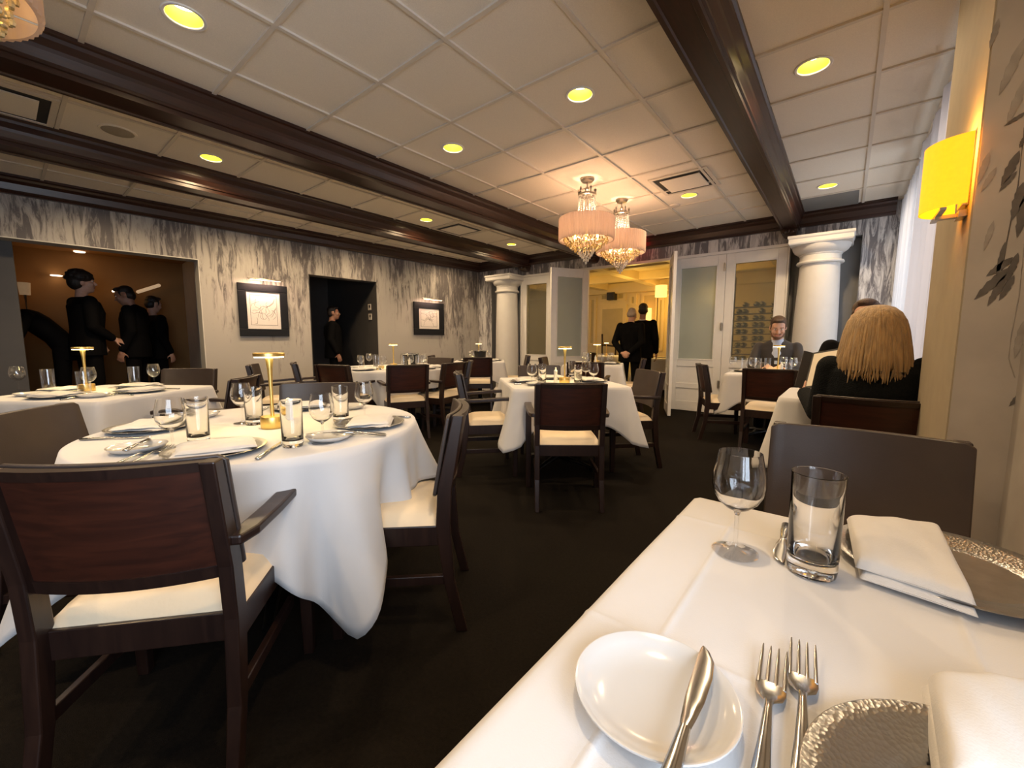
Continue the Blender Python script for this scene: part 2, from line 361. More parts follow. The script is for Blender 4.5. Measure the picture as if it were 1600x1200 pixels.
# right wall with pier; windows behind sheers
PXF = .27; PY0, PY1 = 1.90, 2.60
WA, WB_ = -1.75, .35
struct('wall_right', MB().box(XR, XR+.2, -3.4, WA, 0, CZ).box(XR, XR+.2, WA, WB_, 0, .72).box(XR, XR+.2, WA, WB_, 2.35, CZ).box(XR, XR+.2, WB_, 3.1, 0, CZ)
       .box(XR+.1, XR+.3, 3.1, 6.4, 0, .55).box(XR+.1, XR+.3, 3.1, 6.4, 2.5, CZ).box(XR+.1, XR+.3, 6.4, YW+.3, 0, CZ), M_mural)
pier = struct('wall_pier', MB().box(PXF, XR+.02, PY0, PY1, 0, CZ), M_pier)
face = MB().box(PXF+.004, XR+.01, PY0-.004, PY0, 0, CZ).build('mural_panel', M_mural, pier)
win = struct('window_1', MB().box(XR+.16, XR+.2, WA, WB_, .72, .80).box(XR+.16, XR+.2, WA, WB_, 2.27, 2.35).box(XR+.16, XR+.2, -1.08, -1.02, .8, 2.27).box(XR+.16, XR+.2, -.38, -.32, .8, 2.27).box(XR+.16, XR+.2, WA, WA+.06, .8, 2.27).box(XR+.16, XR+.2, WB_-.06, WB_, .8, 2.27).box(XR+.165, XR+.195, WA, WB_, 1.6, 1.64), M_white)
MB().box(XR+.178, XR+.182, WA+.03, WB_-.03, .78, 2.3).build('pane', M_glassf, win)
win2 = struct('window_2', MB().box(XR+.24, XR+.28, 3.1, 6.4, .55, .62).box(XR+.24, XR+.28, 3.1, 6.4, 2.43, 2.5).box(XR+.24, XR+.28, 4.17, 4.23, .6, 2.45).box(XR+.24, XR+.28, 5.27, 5.33, .6, 2.45).box(XR+.24, XR+.28, 3.1, 3.16, .6, 2.45).box(XR+.24, XR+.28, 6.34, 6.4, .6, 2.45), M_white)
MB().box(XR+.258, XR+.262, 3.12, 6.38, .6, 2.45).build('pane', M_glassf, win2)
struct('wall_back', MB().box(-7.4, XR+.2, -3.5, -3.4, 0, CZ), M_pier)
# painted leaf sprays on the pier's front
def leaf(mb, x, z, ang, L, wd):
    c, s = math.cos(ang), math.sin(ang); P = []
    prof = [(0, 0), (.12, .5), (.3, .9), (.42, .72), (.5, 1), (.68, .62), (.74, .75), (1, 0)]
    pts = [(t*L, w_*wd/2) for t, w_ in prof]+[(t*L, -w_*wd/2*.85) for t, w_ in reversed(prof[1:-1])]
    pts = [(x+a*c-b*s, z+a*s+b*c) for a, b in pts]
    n = len(pts); y0, y1 = PY0-.0062, PY0-.0038
    mb.add([(a, y0, b) for a, b in pts]+[(a, y1, b) for a, b in pts], [tuple(range(n)), tuple(reversed(range(n, 2*n)))]+[(i, n+i, n+(i+1) % n, (i+1) % n) for i in range(n)])
mu = MB(); mp_ = MB()
for px, py, qx, qy, wd in [(1592, 236, 1563, 292, .024), (1588, 268, 1560, 300, .014), (1598, 285, 1580, 345, .026), (1604, 300, 1588, 372, .024), (1570, 378, 1556, 432, .014), (1590, 395, 1572, 440, .018), (1582, 402, 1540, 432, .022), (1576, 418, 1522, 468, .028), (1572, 428, 1542, 478, .020), (1584, 430, 1560, 470, .018), (1604, 175, 1568, 198, .012), (1602, 212, 1592, 232, .012), (1596, 612, 1576, 634, .012)]:
    a = PY(px, py, PY0); b = PY(qx, qy, PY0); leaf(mu, a.x, a.z, math.atan2(b.z-a.z, b.x-a.x), (b-a).length, wd)
for px, py, qx, qy, wd in [(1545, 238, 1526, 290, .020), (1556, 262, 1532, 300, .016), (1600, 60, 1560, 150, .026), (1604, 120, 1572, 196, .022), (1560, 30, 1545, 78, .016), (1552, 345, 1536, 392, .014), (1600, 500, 1584, 560, .02)]:
    a = PY(px, py, PY0); b = PY(qx, qy, PY0); leaf(mp_, a.x, a.z, math.atan2(b.z-a.z, b.x-a.x), (b-a).length, wd)
def stem(mb, pts):
    mb.tube([PY(x, y, PY0)+V(0, -.004, 0) for x, y in pts], .0016, 6)
stem(mu, [(1600, 200), (1590, 290), (1572, 380), (1562, 440)]); stem(mp_, [(1600, 380), (1592, 460), (1580, 520), (1575, 560), (1585, 590)])
tag(mu.build('painted_leaves', M_leaf, face), kind='stuff'); tag(mp_.build('painted_leaf_wash', M_leafp, face), kind='stuff')
# cornice and beams, dark wood
def corn_prof(h=.165, d=.17): return [(0, CZ-h), (.05, CZ-h), (.065, CZ-h+.02), (.085, CZ-h+.03), (.10, CZ-.075), (.13, CZ-.05), (.14, CZ-.03), (d, CZ-.02), (d, CZ-.001), (0, CZ-.001)]
def extr(prof, fa, fb):
    """sweep a closed (offset,height) outline between two end placements"""
    return MB().rings([[fa(d, z) for d, z in prof], [fb(d, z) for d, z in prof]])
struct('trim_3', extr(corn_prof(), lambda d, z: (-6.5, YW-d, z), lambda d, z: (XR-.06, YW-d, z)), M_beamx)
on_left(struct('trim_4', extr(corn_prof(), lambda d, z: (0, d, z), lambda d, z: (10.3, d, z)), M_beamx))
def beam(name, xc, wt, ws, h):
    P = []
    a, b = wt/2, ws/2
    half = [(a, CZ-.001), (a, CZ-.022), (a-.012, CZ-.03), (a-.016, CZ-.05), (b+.034, CZ-h*.45), (b+.03, CZ-h*.55), (b+.012, CZ-h*.75), (b+.012, CZ-h*.84), (b, CZ-h*.86), (b, CZ-h), (b-.022, CZ-h), (b-.028, CZ-h+.010)]
    prof = [(x, z) for x, z in half]+[(-x, z) for x, z in reversed(half)]
    return struct(name, extr(prof, lambda d, z: (xc+d, -3.4, z), lambda d, z: (xc+d, YW-.13, z)), M_beam)
beam('beam_1', -3.515, .33, .235, .205); beam('beam_2', -4.99, .33, .235, .205); beam('beam_3', -.67, .31, .17, .19)
def bracket(x, label):
    b = MB()
    b.rings([[(x-w2, YW-d, z), (x+w2, YW-d, z), (x+w2, YW+.0, z), (x-w2, YW+.0, z)] for w2, d, z in [(.105, .20, CZ-.16), (.105, .20, CZ-.19), (.09, .17, CZ-.20), (.085, .16, CZ-.235), (.065, .10, CZ-.27), (.04, .05, CZ-.285)]])
    for s in (-1, 1): b.ell((x+s*.04, YW-.165, CZ-.225), (.03, .018, .024), 10, 6)
    b.ell((x, YW-.17, CZ-.215), (.016, .02, .03), 10, 6)
    return tag(b.build('corbel', M_beamx, smooth=True), label, 'corbel', 'carved corbels under the beam ends')
bracket(-.67, 'carved dark wood corbel under the beam end above the right column')
bracket(-3.515, 'dark wood corbel under the middle beam, behind the chandeliers')
bracket(-4.99, 'dark wood corbel under the beam end just right of the left column')
# downlights
DLN = ['in the foreground at the top left of the middle bay', 'in the middle bay, the large one left of the wide right beam', 'in the middle bay above the round tables', 'in the second bay from the left, nearest the camera', 'in the leftmost bay, nearest the camera', 'in the leftmost bay, second from the camera', 'in the leftmost bay, third from the camera', 'in the second bay from the left, beside the square air vent', 'in the leftmost bay, fourth from the camera', 'in the second bay from the left, farthest from the camera', 'in the leftmost bay, farthest from the camera', 'just right of the chandeliers', 'in the right bay above the wall sconce, nearest the camera', 'in the right bay above the right column']
def mk_down():
    t = thing('ceiling_downlight', None, None)
    MB().lathe([(.078, .0), (.094, .0), (.096, -.004), (.092, -.007), (.080, -.006), (.077, -.002)], 32, closed=True).build('trim_ring', M_white, t, smooth=True)
    MB().lathe([(.079, -.002), (.072, .03), (.062, .068), (.064, .070), (.075, .03), (.082, 0)], 32, closed=True).build('reflector', M_reflector, t, smooth=True)
    MB().lathe([(.0635, .066), (.0635, .076)], 32).build('lens', M_lens, t)
    return t
for (i, j), n in zip(DL, DLN):
    x, y = gpt(i, j)
    place('down', mk_down, (x, y, CZ), 0, 'gold recessed downlight '+n, 'ceiling light', 'recessed downlights')
    l = bpy.data.lights.new('downlight_or_fill_beam', 'SPOT'); l.energy = DLW*DIM.get((i, j), 1); l.color = (1, .72, .42); l.spot_size = math.radians(162); l.spot_blend = .85; l.shadow_soft_size = .05
    lo = bpy.data.objects.new('downlight_or_fill_beam', l); COL.objects.link(lo); lo.location = (x, y, CZ-.012)
# air vents and speaker in the ceiling
def vent(cx, cy, label, sz=.56):
    t = thing('ceiling_vent', label, 'air vent', (cx, cy, CZ), 0, 'square ceiling air diffusers')
    a = sz/2
    fr = MB()
    for q in ((-a, a, -a, -a+.035), (-a, a, a-.035, a), (-a, -a+.035, -a+.035, a-.035), (a-.035, a, -a+.035, a-.035)): fr.box(*q, -.012, -.001)
    fr.build('frame', M_tbar, t)
    MB().box(-a+.03, a-.03, -a+.03, a-.03, -.006, -.001).build('slot', M_vent, t)
    MB().rings([[(-q, -q, z), (q, -q, z), (q, q, z), (-q, q, z)] for q, z in [(a-.105, -.007), (a-.09, -.012), (a-.09, -.018), (a-.1, -.020)]]).build('deflector_panel', M_tile, t)
q = gpt(4.5, -.5); vent(-1.40, 4.55, 'square white air vent with dark slots, right of the chandeliers', .56)
q = gpt(4.5, 4.5); vent(q[0], q[1], 'square air vent with dark slot in the second ceiling bay, left of the chandeliers')
vent(-4.55, .12, 'square air vent at the top left of the picture between the two left beams', .56)
t = thing('ceiling_speaker', 'round flat ceiling speaker grille between the two beams at upper left', 'speaker', (*gpt(-1.5, 4.5), CZ))
MB().lathe([(.0, -.012), (.085, -.012), (.1, -.006)], 28).build('grille', mat('speaker_grille', (.36, .31, .24), .7, noise=.1, nscale=300), t, smooth=True)
MB().lathe([(.098, -.008), (.112, -.007), (.115, -.001), (.098, -.001)], 28, closed=True).build('rim', M_tile, t, smooth=True)
tag(MB().lathe([(.0, -.012), (.05, -.012), (.062, -.006), (.065, -.0005)], 24, (-1.72, 5.25, CZ)).build('smoke_detector', M_tbar, smooth=True), 'round flat disc on the ceiling just right of the far chandelier', 'ceiling disc')
tag(MB().box(-.58, .0, 5.915, 6.49, CZ-.012, CZ-.0005).build('grey_ceiling_panel', M_grey), 'dark grey ceiling panel in the right bay next to the far cornice', 'ceiling panel')

# ------------------------------------------------------------------ columns
def column(x, y, label):
    t = thing('column', label, 'column', (x, y, 0), 0, 'plaster columns by the far wall')
    zt = 2.372
    MB().lathe([(.235, .14), (.237, .3), (.236, .8), (.228, 1.4), (.206, 2.02), (.206, 2.05)], 48).build('shaft', M_col, t, smooth=True)
    c = MB().lathe([(.205, 2.04), (.238, 2.045), (.246, 2.06), (.238, 2.078), (.212, 2.085), (.212, 2.15), (.222, 2.155), (.222, 2.172), (.238, 2.176), (.27, 2.20), (.292, 2.235), (.30, 2.27), (.285, 2.275)], 48)
    c.build('capital', M_col, t, smooth=True)
    b = .325
    MB().rings([[(-q, -q, z), (q, -q, z), (q, q, z), (-q, q, z)] for q, z in [(b-.02, 2.268), (b-.01, 2.285), (b-.012, 2.33), (b, 2.345), (b, zt)]]).build('abacus', M_col, t)
    MB().lathe([(.27, 0), (.28, .02), (.28, .09), (.265, .11), (.245, .125), (.24, .145)], 48).build('base', M_col, t, smooth=True)
    return t
column(-5.40, 6.545, 'round white plaster column at the left end of the glass doors')
column(-.325, 6.54, 'round white plaster column at the right end of the glass doors')

# ------------------------------------------------------------------ glazed door screen in the far wall
def leaf_panel(name, label, cat, w, glass, loc, rz, group=None, kind=None, lower=True):
    """a framed glazed leaf: local x runs along its width, y is thickness"""
    t = thing(name, label, cat, loc, rz, group)
    if kind: t['kind'] = kind; del t['category']
    H = 2.335; s = .105; gz0, gz1 = .80, 2.20
    f = MB().box(0, s, -.022, .022, .01, H).box(w-s, w, -.022, .022, .01, H).box(s, w-s, -.022, .022, gz1, H).box(s, w-s, -.022, .022, .70, gz0).box(s, w-s, -.022, .022, .01, .16).box(s, w-s, -.022, .022, .36, .44)
    f.build('frame', M_white, t, bevel=.004)
    b = MB()
    for q in ((s, s+.016, gz0, gz1), (w-s-.016, w-s, gz0, gz1), (s+.016, w-s-.016, gz0, gz0+.016), (s+.016, w-s-.016, gz1-.016, gz1)): b.box(q[0], q[1], -.028, .028, q[2], q[3])
    b.build('glazing_bead', M_white, t, bevel=.003)
    MB().box(s+.001, w-s-.001, -.004, .004, gz0+.001, gz1-.001).build('pane', glass, t)
    for z0, z1 in ((.16, .36), (.44, .70)):
        MB().box(s, w-s, -.010, .010, z0, z1).build('lower_panel', M_white, t, bevel=.003)
    return t
XO1, XO2 = -3.66, -2.19
wl = (XO1-.03-(-5.13))/2; wr = (-.68-(XO2+.03))/2
yd = YW+.034
for k in range(2):
    p = leaf_panel('door_1', 'fixed tinted glass door panel left of the open doorway, '+('next to the column' if k == 0 else 'half hidden by the open leaf'), 'door', wl-.004, M_smoke, (-5.13+k*wl+.002, yd, 0), 0, kind='structure')
for k in range(2):
    p = leaf_panel('door_2', 'tall glazed white door panel '+('between the open leaf and the hinges' if k == 0 else 'beside the right column, bottles glinting behind it'), 'door', wr-.004, M_frost if k == 0 else M_smoke, (XO2+.03+k*wr+.002, yd, 0), 0, kind='structure')
struct('trim_5', MB().box(-5.15, -.66, YW+.0, YW+.09, 2.337, 2.376).box(-5.15, -5.13, YW+.0, YW+.09, 0, 2.337).box(-.68, -.66, YW+.0, YW+.09, 0, 2.337).box(XO1-.03, XO1, YW+.0, YW+.09, 0, 2.337).box(XO2, XO2+.03, YW+.0, YW+.09, 0, 2.337), M_white)
L = leaf_panel('glass_door_leaf', 'open frosted glass door leaf on the left of the amber doorway', 'door', .735, M_frost, (XO1+.01, YW+.01, 0), math.atan2(6.04-6.71, -4.02+3.65), 'open glass door leaves')
k = MB().ell((.66, -.05, 1.03), (.022, .022, .028), 12, 8).caps((.66, -.05, 1.03), (.66, .0, 1.03), .009, .009, 8); k.build('door_knob', M_chrome, L, smooth=True)
R = leaf_panel('glass_door_leaf', 'open frosted glass door leaf seen nearly edge on at the right of the amber doorway', 'door', .71, M_frost, (XO2-.01, YW+.01, 0), math.atan2(6.06-6.71, -1.93+2.2), 'open glass door leaves')
for z in (.45, 1.3, 2.15):
    (MB().box(-1.452, -1.424, yd-.036, yd-.022, z-.05, z+.05).caps((-1.438, yd-.04, z-.055), (-1.438, yd-.04, z+.055), .008, .008, 8).build('door_hinge', M_chrome, p, smooth=True))
for o in list(p.children):
    if o.name.startswith('door_hinge'): o.location = -p.location

# ------------------------------------------------------------------ amber room beyond the doors
YB = 10.6
struct('wall_amber_room', MB().box(-8.6, .6, YB, YB+.1, 0, 2.7).box(-8.7, -8.6, YW+.4, YB, 0, 2.7).box(.6, .7, YW+.4, YB, 0, 2.7), M_cream)
struct('ceiling_amber_room', MB().box(-8.7, .7, YW+.31, YB+.1, 2.62, 2.7), M_cream)
cb = MB()
for x in (-6.6, -5.2, -3.8, -2.4, -1.0): cb.box(x-.10, x+.10, YW+.35, YB, 2.44, 2.618)
for y in (7.7, 9.2): cb.box(-8.6, .6, y-.10, y+.10, 2.45, 2.617)
cb.box(-8.6, .6, YB-.16, YB, 2.34, 2.60)
struct('trim_6', cb, M_cream)
def framed(mb, x0, x1, z0, z1, y=YB, wd=.07):
    for q in ((x0, x1, z0, z0+wd), (x0, x1, z1-wd, z1), (x0, x0+wd, z0+wd, z1-wd), (x1-wd, x1, z0+wd, z1-wd)): mb.box(q[0], q[1], y-.035, y, q[2], q[3])
pm = MB(); po = MB()
def pan(a, b, c_, d): 
    p0, p1 = PY(a, b, YB), PY(c_, d, YB); x0, x1, z1, z0 = p0.x, p1.x, p0.z, p1.z
    framed(pm, x0, x1, z0, z1); po.box(x0+.06, x1-.06, YB-.012, YB, z0+.06, z1-.06)
pan(921, 465, 931, 540); pan(938, 458, 952, 471); pan(963, 456, 978, 470); pan(984, 460, 995, 478); pan(1003, 458, 1026, 548); pan(1028, 465, 1036, 548); pan(900, 466, 917, 540)
struct('trim_7', pm, M_cream); struct('wall_amber_inset', po, M_olive)
d0, d1 = PY(937, 478, YB), PY(976, 600, YB)
dr = struct('door_3', MB().box(d0.x+.09, d1.x-.09, YB-.03, YB, .01, d0.z-.1), M_olive)
dm = MB(); framed(dm, d0.x, d1.x, -.09, d0.z, YB, .1); dm.build('door_casing', M_cream, dr)
t = thing('wall_speaker', 'small black box speaker high on the amber room wall', 'speaker', PY(956, 463, YB-.12))
MB().box(-.11, .11, -.09, .11, -.10, .10).build('cabinet', M_blackp, t, bevel=.01); MB().lathe([(.0, 0), (.06, 0), (.07, .01)], 20, M=Matrix.Translation((0, -.1, 0)) @ Matrix.Rotation(PI/2, 4, 'X')).build('cone', M_leather, t, smooth=True)
def wall_shade(px, py, label, r, h, y):
    c = PY(px, py, y); t = thing('wall_lamp', label, 'wall lamp', c)
    MB().lathe([(r*.97, -h/2), (r, -h/2), (r, h/2), (r*.97, h/2)], 20, closed=True).build('lamp_shade', M_shadel, t, smooth=True)
    MB().box(-.03, .03, r*.5, YB-c.y, -.03, .03).build('bracket', M_chrome, t)
    MB().ell((0, 0, 0), (.022, .022, .035), 10, 6).build('bulb', M_bulb, t, smooth=True)
wall_shade(1011, 491, 'small glowing wall lamp in the amber room behind the two standing men', .11, .30, YB-.16)
wall_shade(1033, 455, 'glowing square edged lamp high in the amber room beside the open right leaf', .13, .26, 9.6)
t = thing('picture_rail_chair', 'dark angled wooden chair back in the amber room left of the men', 'chair', (0, 0, 0)); t.name = 'lounge_chair'
a, b_, c_ = PY(941, 522, 10.2), PY(941, 539, 10.2), PY(962, 541, 10.2)
MB().tube([a, b_, c_], .025, 8).build('frame', M_frame, t); MB().tube([b_, V(b_.x, b_.y, 0)], .022, 8).build('leg', M_frame, t); MB().tube([c_, V(c_.x, c_.y, 0)], .022, 8).build('leg', M_frame, t)
MB().box(b_.x, c_.x, b_.y-.2, b_.y+.2, c_.z-.36, c_.z-.28).build('seat', M_seat, t)

# bottles on a rack behind the right hand glass
t = thing('wine_rack', 'open bottle rack behind the glass door panel beside the right column', 'rack', (-1.02, 7.42, 0))
for s in (-.45, .42):
    MB().box(s, s+.03, -.12, .12, .0, 2.1).build('upright', M_dwood, t)
RZ = [.78+.105*k for k in range(9)]
for z in RZ: MB().box(-.42, .42, -.11, .11, z-.012, z).build('shelf', M_dwood, t)
def mk_bottle():
    t = thing('wine_bottle', None, None)
    R = Matrix.Rotation(-PI/2, 4, 'X')
    MB().lathe([(.0, -.15), (.037, -.15), (.038, -.14), (.038, .03), (.030, .06), (.015, .085), (.0145, .10)], 12, M=R).build('body', M_bottle, t, smooth=True)
    MB().lathe([(.0145, .08), (.0155, .085), (.0155, .15), (.0, .152)], 12, M=R).build('foil_cap', M_foil, t, smooth=True)
    return t
for r, z in enumerate(RZ):
    for c, x in enumerate((-.33, -.25, -.10, -.02, .14, .23, .34)):
        if random.random() < .12: continue
        place('bottle', mk_bottle, (-1.02+x, 7.40, z+.0385), PI, 'wine bottle lying on the rack behind the glass panel, gold cap catching light', 'bottle', 'bottles on the rack behind the glass')

# ------------------------------------------------------------------ chandeliers
def mk_chand():
    t = thing('chandelier', None, None)
    MB().lathe([(.0, 0), (.068, 0), (.07, -.012), (.055, -.03), (.02, -.036), (.0, -.036)], 28).build('canopy', M_chrome, t, smooth=True)
    MB().tube([(0, 0, -.03), (0, 0, -.52)], .006, 8).lathe([(.006, -.075), (.017, -.085), (.017, -.105), (.006, -.115)], 12).build('stem', M_chrome, t, smooth=True)
    cr = MB().lathe([(.080, -.145), (.090, -.15), (.090, -.165), (.080, -.17)], 24, closed=True)
    for k in range(10):
        a = 2*PI*k/10; h = -.085 if k % 2 else -.105
        cr.tube([(.085*math.cos(a), .085*math.sin(a), -.155), (.087*math.cos(a), .087*math.sin(a), h-.02), (.083*math.cos(a), .083*math.sin(a), h)], [.010, .009, .001], 6)
    cr.build('crown', M_chrome, t, smooth=True)
    b = MB()
    for k in range(18):
        a = 2*PI*k/18
        for q in range(15):
            f = q/14; r = .082+.032*f*f; b.ell((r*math.cos(a), r*math.sin(a), -.165-.27*f), (.0065, .0065, .0085), 6, 4)
    tag(b.build('bead_column', M_crystalw, t), kind='stuff')
    n = 120
    sh = MB(); zt, zb = -.385, -.605
    def rr(i): return .275+(.0045 if i % 2 else -.0015)
    rs = []
    for z, e in ((zt, 0), (zt-.01, .003), (zb+.01, .003), (zb, 0)): rs.append([((rr(i)+e)*math.cos(2*PI*i/n), (rr(i)+e)*math.sin(2*PI*i/n), z) for i in range(n)])
    for z in (zb, zt): rs.append([(.266*math.cos(2*PI*i/n), .266*math.sin(2*PI*i/n), z) for i in range(n)])
    sh.rings(rs, closed=True).build('drum_shade', M_drum, t)
    sp = MB()
    for z in (zt-.004, zb+.004):
        for k in range(4): a = PI/4*2*k; sp.tube([(0, 0, z), (.268*math.cos(a), .268*math.sin(a), z)], .003, 6)
    sp.build('shade_spider', M_chrome, t)
    k_ = MB()
    tiers = [(.215, -.575, 46), (.215, -.60, 46), (.205, -.625, 42), (.185, -.648, 38), (.16, -.668, 34), (.13, -.688, 28), (.105, -.705, 22), (.17, -.64, 30), (.11, -.66, 22)]
    for r, z, m_ in tiers:
        for j in range(m_):
            a = 2*PI*(j+.5*random.random())/m_; q = r+random.uniform(-.012, .012)
            k_.ell((q*math.cos(a), q*math.sin(a), z+random.uniform(-.012, .012)), (.009, .009, .013), 6, 4)
    tag(k_.build('crystal_basket', M_crystal, t), kind='stuff')
    k2 = MB()
    for r, z, m_ in [(.085, -.70, 18), (.075, -.725, 16), (.06, -.75, 14), (.042, -.775, 10), (.025, -.80, 7), (.006, -.825, 2)]:
        for j in range(m_): a = 2*PI*(j+random.random()*.4)/m_; k2.ell((r*math.cos(a), r*math.sin(a), z), (.008, .008, .017), 6, 4)
    tag(k2.build('crystal_drop', M_crystalw, t), kind='stuff')
    for k in range(6):
        a = 2*PI*k/6; MB().ell((.13*math.cos(a), .13*math.sin(a), -.56), (.013, .013, .028), 8, 6).build('candle_bulb', M_bulb, t, smooth=True)
    return t
CH = [(-2.14, 3.86), (-2.13, 4.66)]
for (x, y), n in zip(CH, ('nearer crystal chandelier with pleated drum shade, on the left of the pair', 'farther crystal chandelier with pleated drum shade, on the right of the pair')):
    place('chand', mk_chand, (x, y, CZ-.001), 0, n, 'chandelier', 'crystal drum chandeliers')
    for dz, e in ((-.52, 6), (-.30, 8)):
        l = bpy.data.lights.new('chandelier_glow', 'POINT'); l.energy = e; l.color = (1, .60, .36); l.shadow_soft_size = .04
        o = bpy.data.objects.new('chandelier_glow', l); COL.objects.link(o); o.location = (x, y, CZ+dz)
# a third shade of the same kind pokes into the top left corner
place('chand', mk_chand, (-2.11, -.10, CZ-.001), 0, 'rounded pleated chandelier shade cut off by the top left corner of the picture', 'chandelier', 'crystal drum chandeliers')

# ------------------------------------------------------------------ wall sconce on the pier
t = thing('wall_sconce', 'amber half round wall sconce with nickel bracket on the pier at the right', 'wall lamp', (PXF, 1.985, 0))
a, b_ = PX(1487, 268, PXF), PX(1487, 345, PXF)
z0, z1 = PY(1440, 337, 1.985).z, PY(1450, 236, 1.985).z
def half(r, n=20): return [(-r*math.sin(PI*k/n), -1.05*r*math.cos(PI*k/n)) for k in range(n+1)]
RS = .098
h1 = half(RS); h2 = half(RS-.003)
MB().rings([[(x, y, z0) for x, y in h1+h2[::-1]], [(x, y, z1) for x, y in h1+h2[::-1]]], M=Matrix.Translation((-.012, 0, 0))).build('lamp_shade', M_orange, t, smooth=True)
MB().box(-.016, .001, -.035, .035, b_.z-.01, a.z).build('back_plate', M_chrome, t, bevel=.002)
MB().box(-.07, -.012, -.012, .012, z0-.022, z0-.010).box(-.07, -.055, -.10, .10, z0-.012, z0-.004).box(-.020, .0, -.035, .035, z0-.026, z0-.006).build('bracket_arm', M_chrome, t)
MB().ell((-.045, 0, (z0+z1)/2), (.018, .018, .03), 10, 8).build('bulb', M_bulb, t, smooth=True)
l = bpy.data.lights.new('sconce_glow', 'POINT'); l.energy = 3.2; l.color = (1, .55, .12); l.shadow_soft_size = .02
o = bpy.data.objects.new('sconce_glow', l); COL.objects.link(o); o.location = (PXF-.06, 1.985, z1-.02)

# ------------------------------------------------------------------ pictures with picture lights on the left wall
def wl(px, py):
    d = ray(px, py); m = .05500; k = (-6.30-m*YW)/(d.x-m*d.y); return CAM+d*k
def picture(q, label, seed, lit):
    tl, tr, bl = [wl(*p) for p in q]; w = ((tr-tl).xy).length; h = tl.z-bl.z
    c = (tl+tr)/2; t = thing('framed_picture', label, 'picture', (c.x, c.y, (tl.z+bl.z)/2), LW_ROT+PI, 'framed drawings on the left wall')
    # local x runs to the right as seen from the room, -y into the room
    f = .10*w/.62; fr = MB()
    for q in ((-w/2, w/2, h/2-f, h/2), (-w/2, w/2, -h/2, -h/2+f), (-w/2, -w/2+f, -h/2+f, h/2-f), (w/2-f, w/2, -h/2+f, h/2-f)): fr.box(q[0], q[1], -.035, -.002, q[2], q[3])
    fr.build('frame', M_pframe, t, bevel=.006)
    a, b = w/2-f, h/2-f
    mo = MB().box(-a, a, -.014, -.004, -b, b).build('mount', M_picmat, t)
    r = random.Random(seed); ink = MB()
    a2, b2 = a*.80, b*.80
    for q in ((-a2, a2, b2-.004, b2), (-a2, a2, -b2, -b2+.004), (-a2, -a2+.004, -b2, b2), (a2-.004, a2, -b2, b2)): ink.box(q[0], q[1], -.0155, -.013, q[2], q[3])
    sk = MB()
    for k in range(16):
        x, z = r.uniform(-a2*.6, a2*.6), r.uniform(-b2*.55, b2*.6); p = [V(x, -.0145, z)]
        an = r.uniform(0, 6.3)
        for s in range(6): an += r.uniform(-.9, .9); p.append(p[-1]+V(math.cos(an), 0, math.sin(an))*.03)
        p = [V(max(-a2*.9, min(a2*.9, v.x)), v.y, max(-b2*.9, min(b2*.9, v.z))) for v in p]
        sk.tube(p, .0018, 5)
    ink.build('ruled_border', M_ink, mo); tag(sk.build('drawing_line', M_ink, mo), kind='stuff')
    MB().box(-a, a, -.0185, -.0175, -b, b).build('pane', M_glassf, t)
    MB().caps((-w*.33, -.15, h/2+.055), (w*.33, -.15, h/2+.055), .012, .012, 10).build('picture_light', M_chrome, t, smooth=True)
    MB().tube([(0, -.01, h/2-.02), (0, -.06, h/2+.05), (0, -.15, h/2+.055)], .006, 8).build('light_arm', M_chrome, t, smooth=True)
    MB().box(-w*.30, w*.30, -.156, -.144, h/2+.041, h/2+.046).build('light_tube', emit('picture_lamp%d' % seed, (1, .62, .40), 9), t)
    l = bpy.data.lights.new('picture_glow', 'AREA'); l.shape = 'RECTANGLE'; l.size = w*.6; l.size_y = .02; l.energy = lit; l.color = (1, .62, .45)
    o = bpy.data.objects.new('picture_glow', l); COL.objects.link(o)
    Mx = Matrix.Translation(t.location) @ Matrix.Rotation(LW_ROT+PI, 4, 'Z')
    o.location = Mx @ V(0, -.15, h/2+.036); tgt = Mx @ V(0, 0, -h*.1)
    o.rotation_euler = (tgt-o.location).to_track_quat('-Z', 'Y').to_euler()
picture(((369, 441), (447, 449), (373, 525)), 'larger black framed drawing with picture light, between the two wall openings', 3, 4.5)
picture(((645, 471), (692, 475), (647, 523)), 'smaller black framed drawing with picture light, near the far corner', 5, 2.2)

# switches on the recess side wall
for k, (px, py) in enumerate(((578, 480), (579, 495))):
    c = ML @ V(O2a, 0, 0)
    d = ray(px, py); n = V(-.05492, -.99849, 0); kk = (ML @ V(O2a+.004, 0, 0)).dot(n)/d.dot(n); p_ = CAM+d*kk
    t = thing('wall_switch', ('upper' if k == 0 else 'lower')+' pale square control plate on the dark recess wall', 'switch', p_, LW_ROT-PI/2, 'control plates in the dark recess')
    MB().box(-.05, .05, .0, .014, -.055, .055).build('plate', M_switch, t, bevel=.004)
    MB().box(-.035, .005, .012, .018, -.01, .035).build('display', M_vent, t)
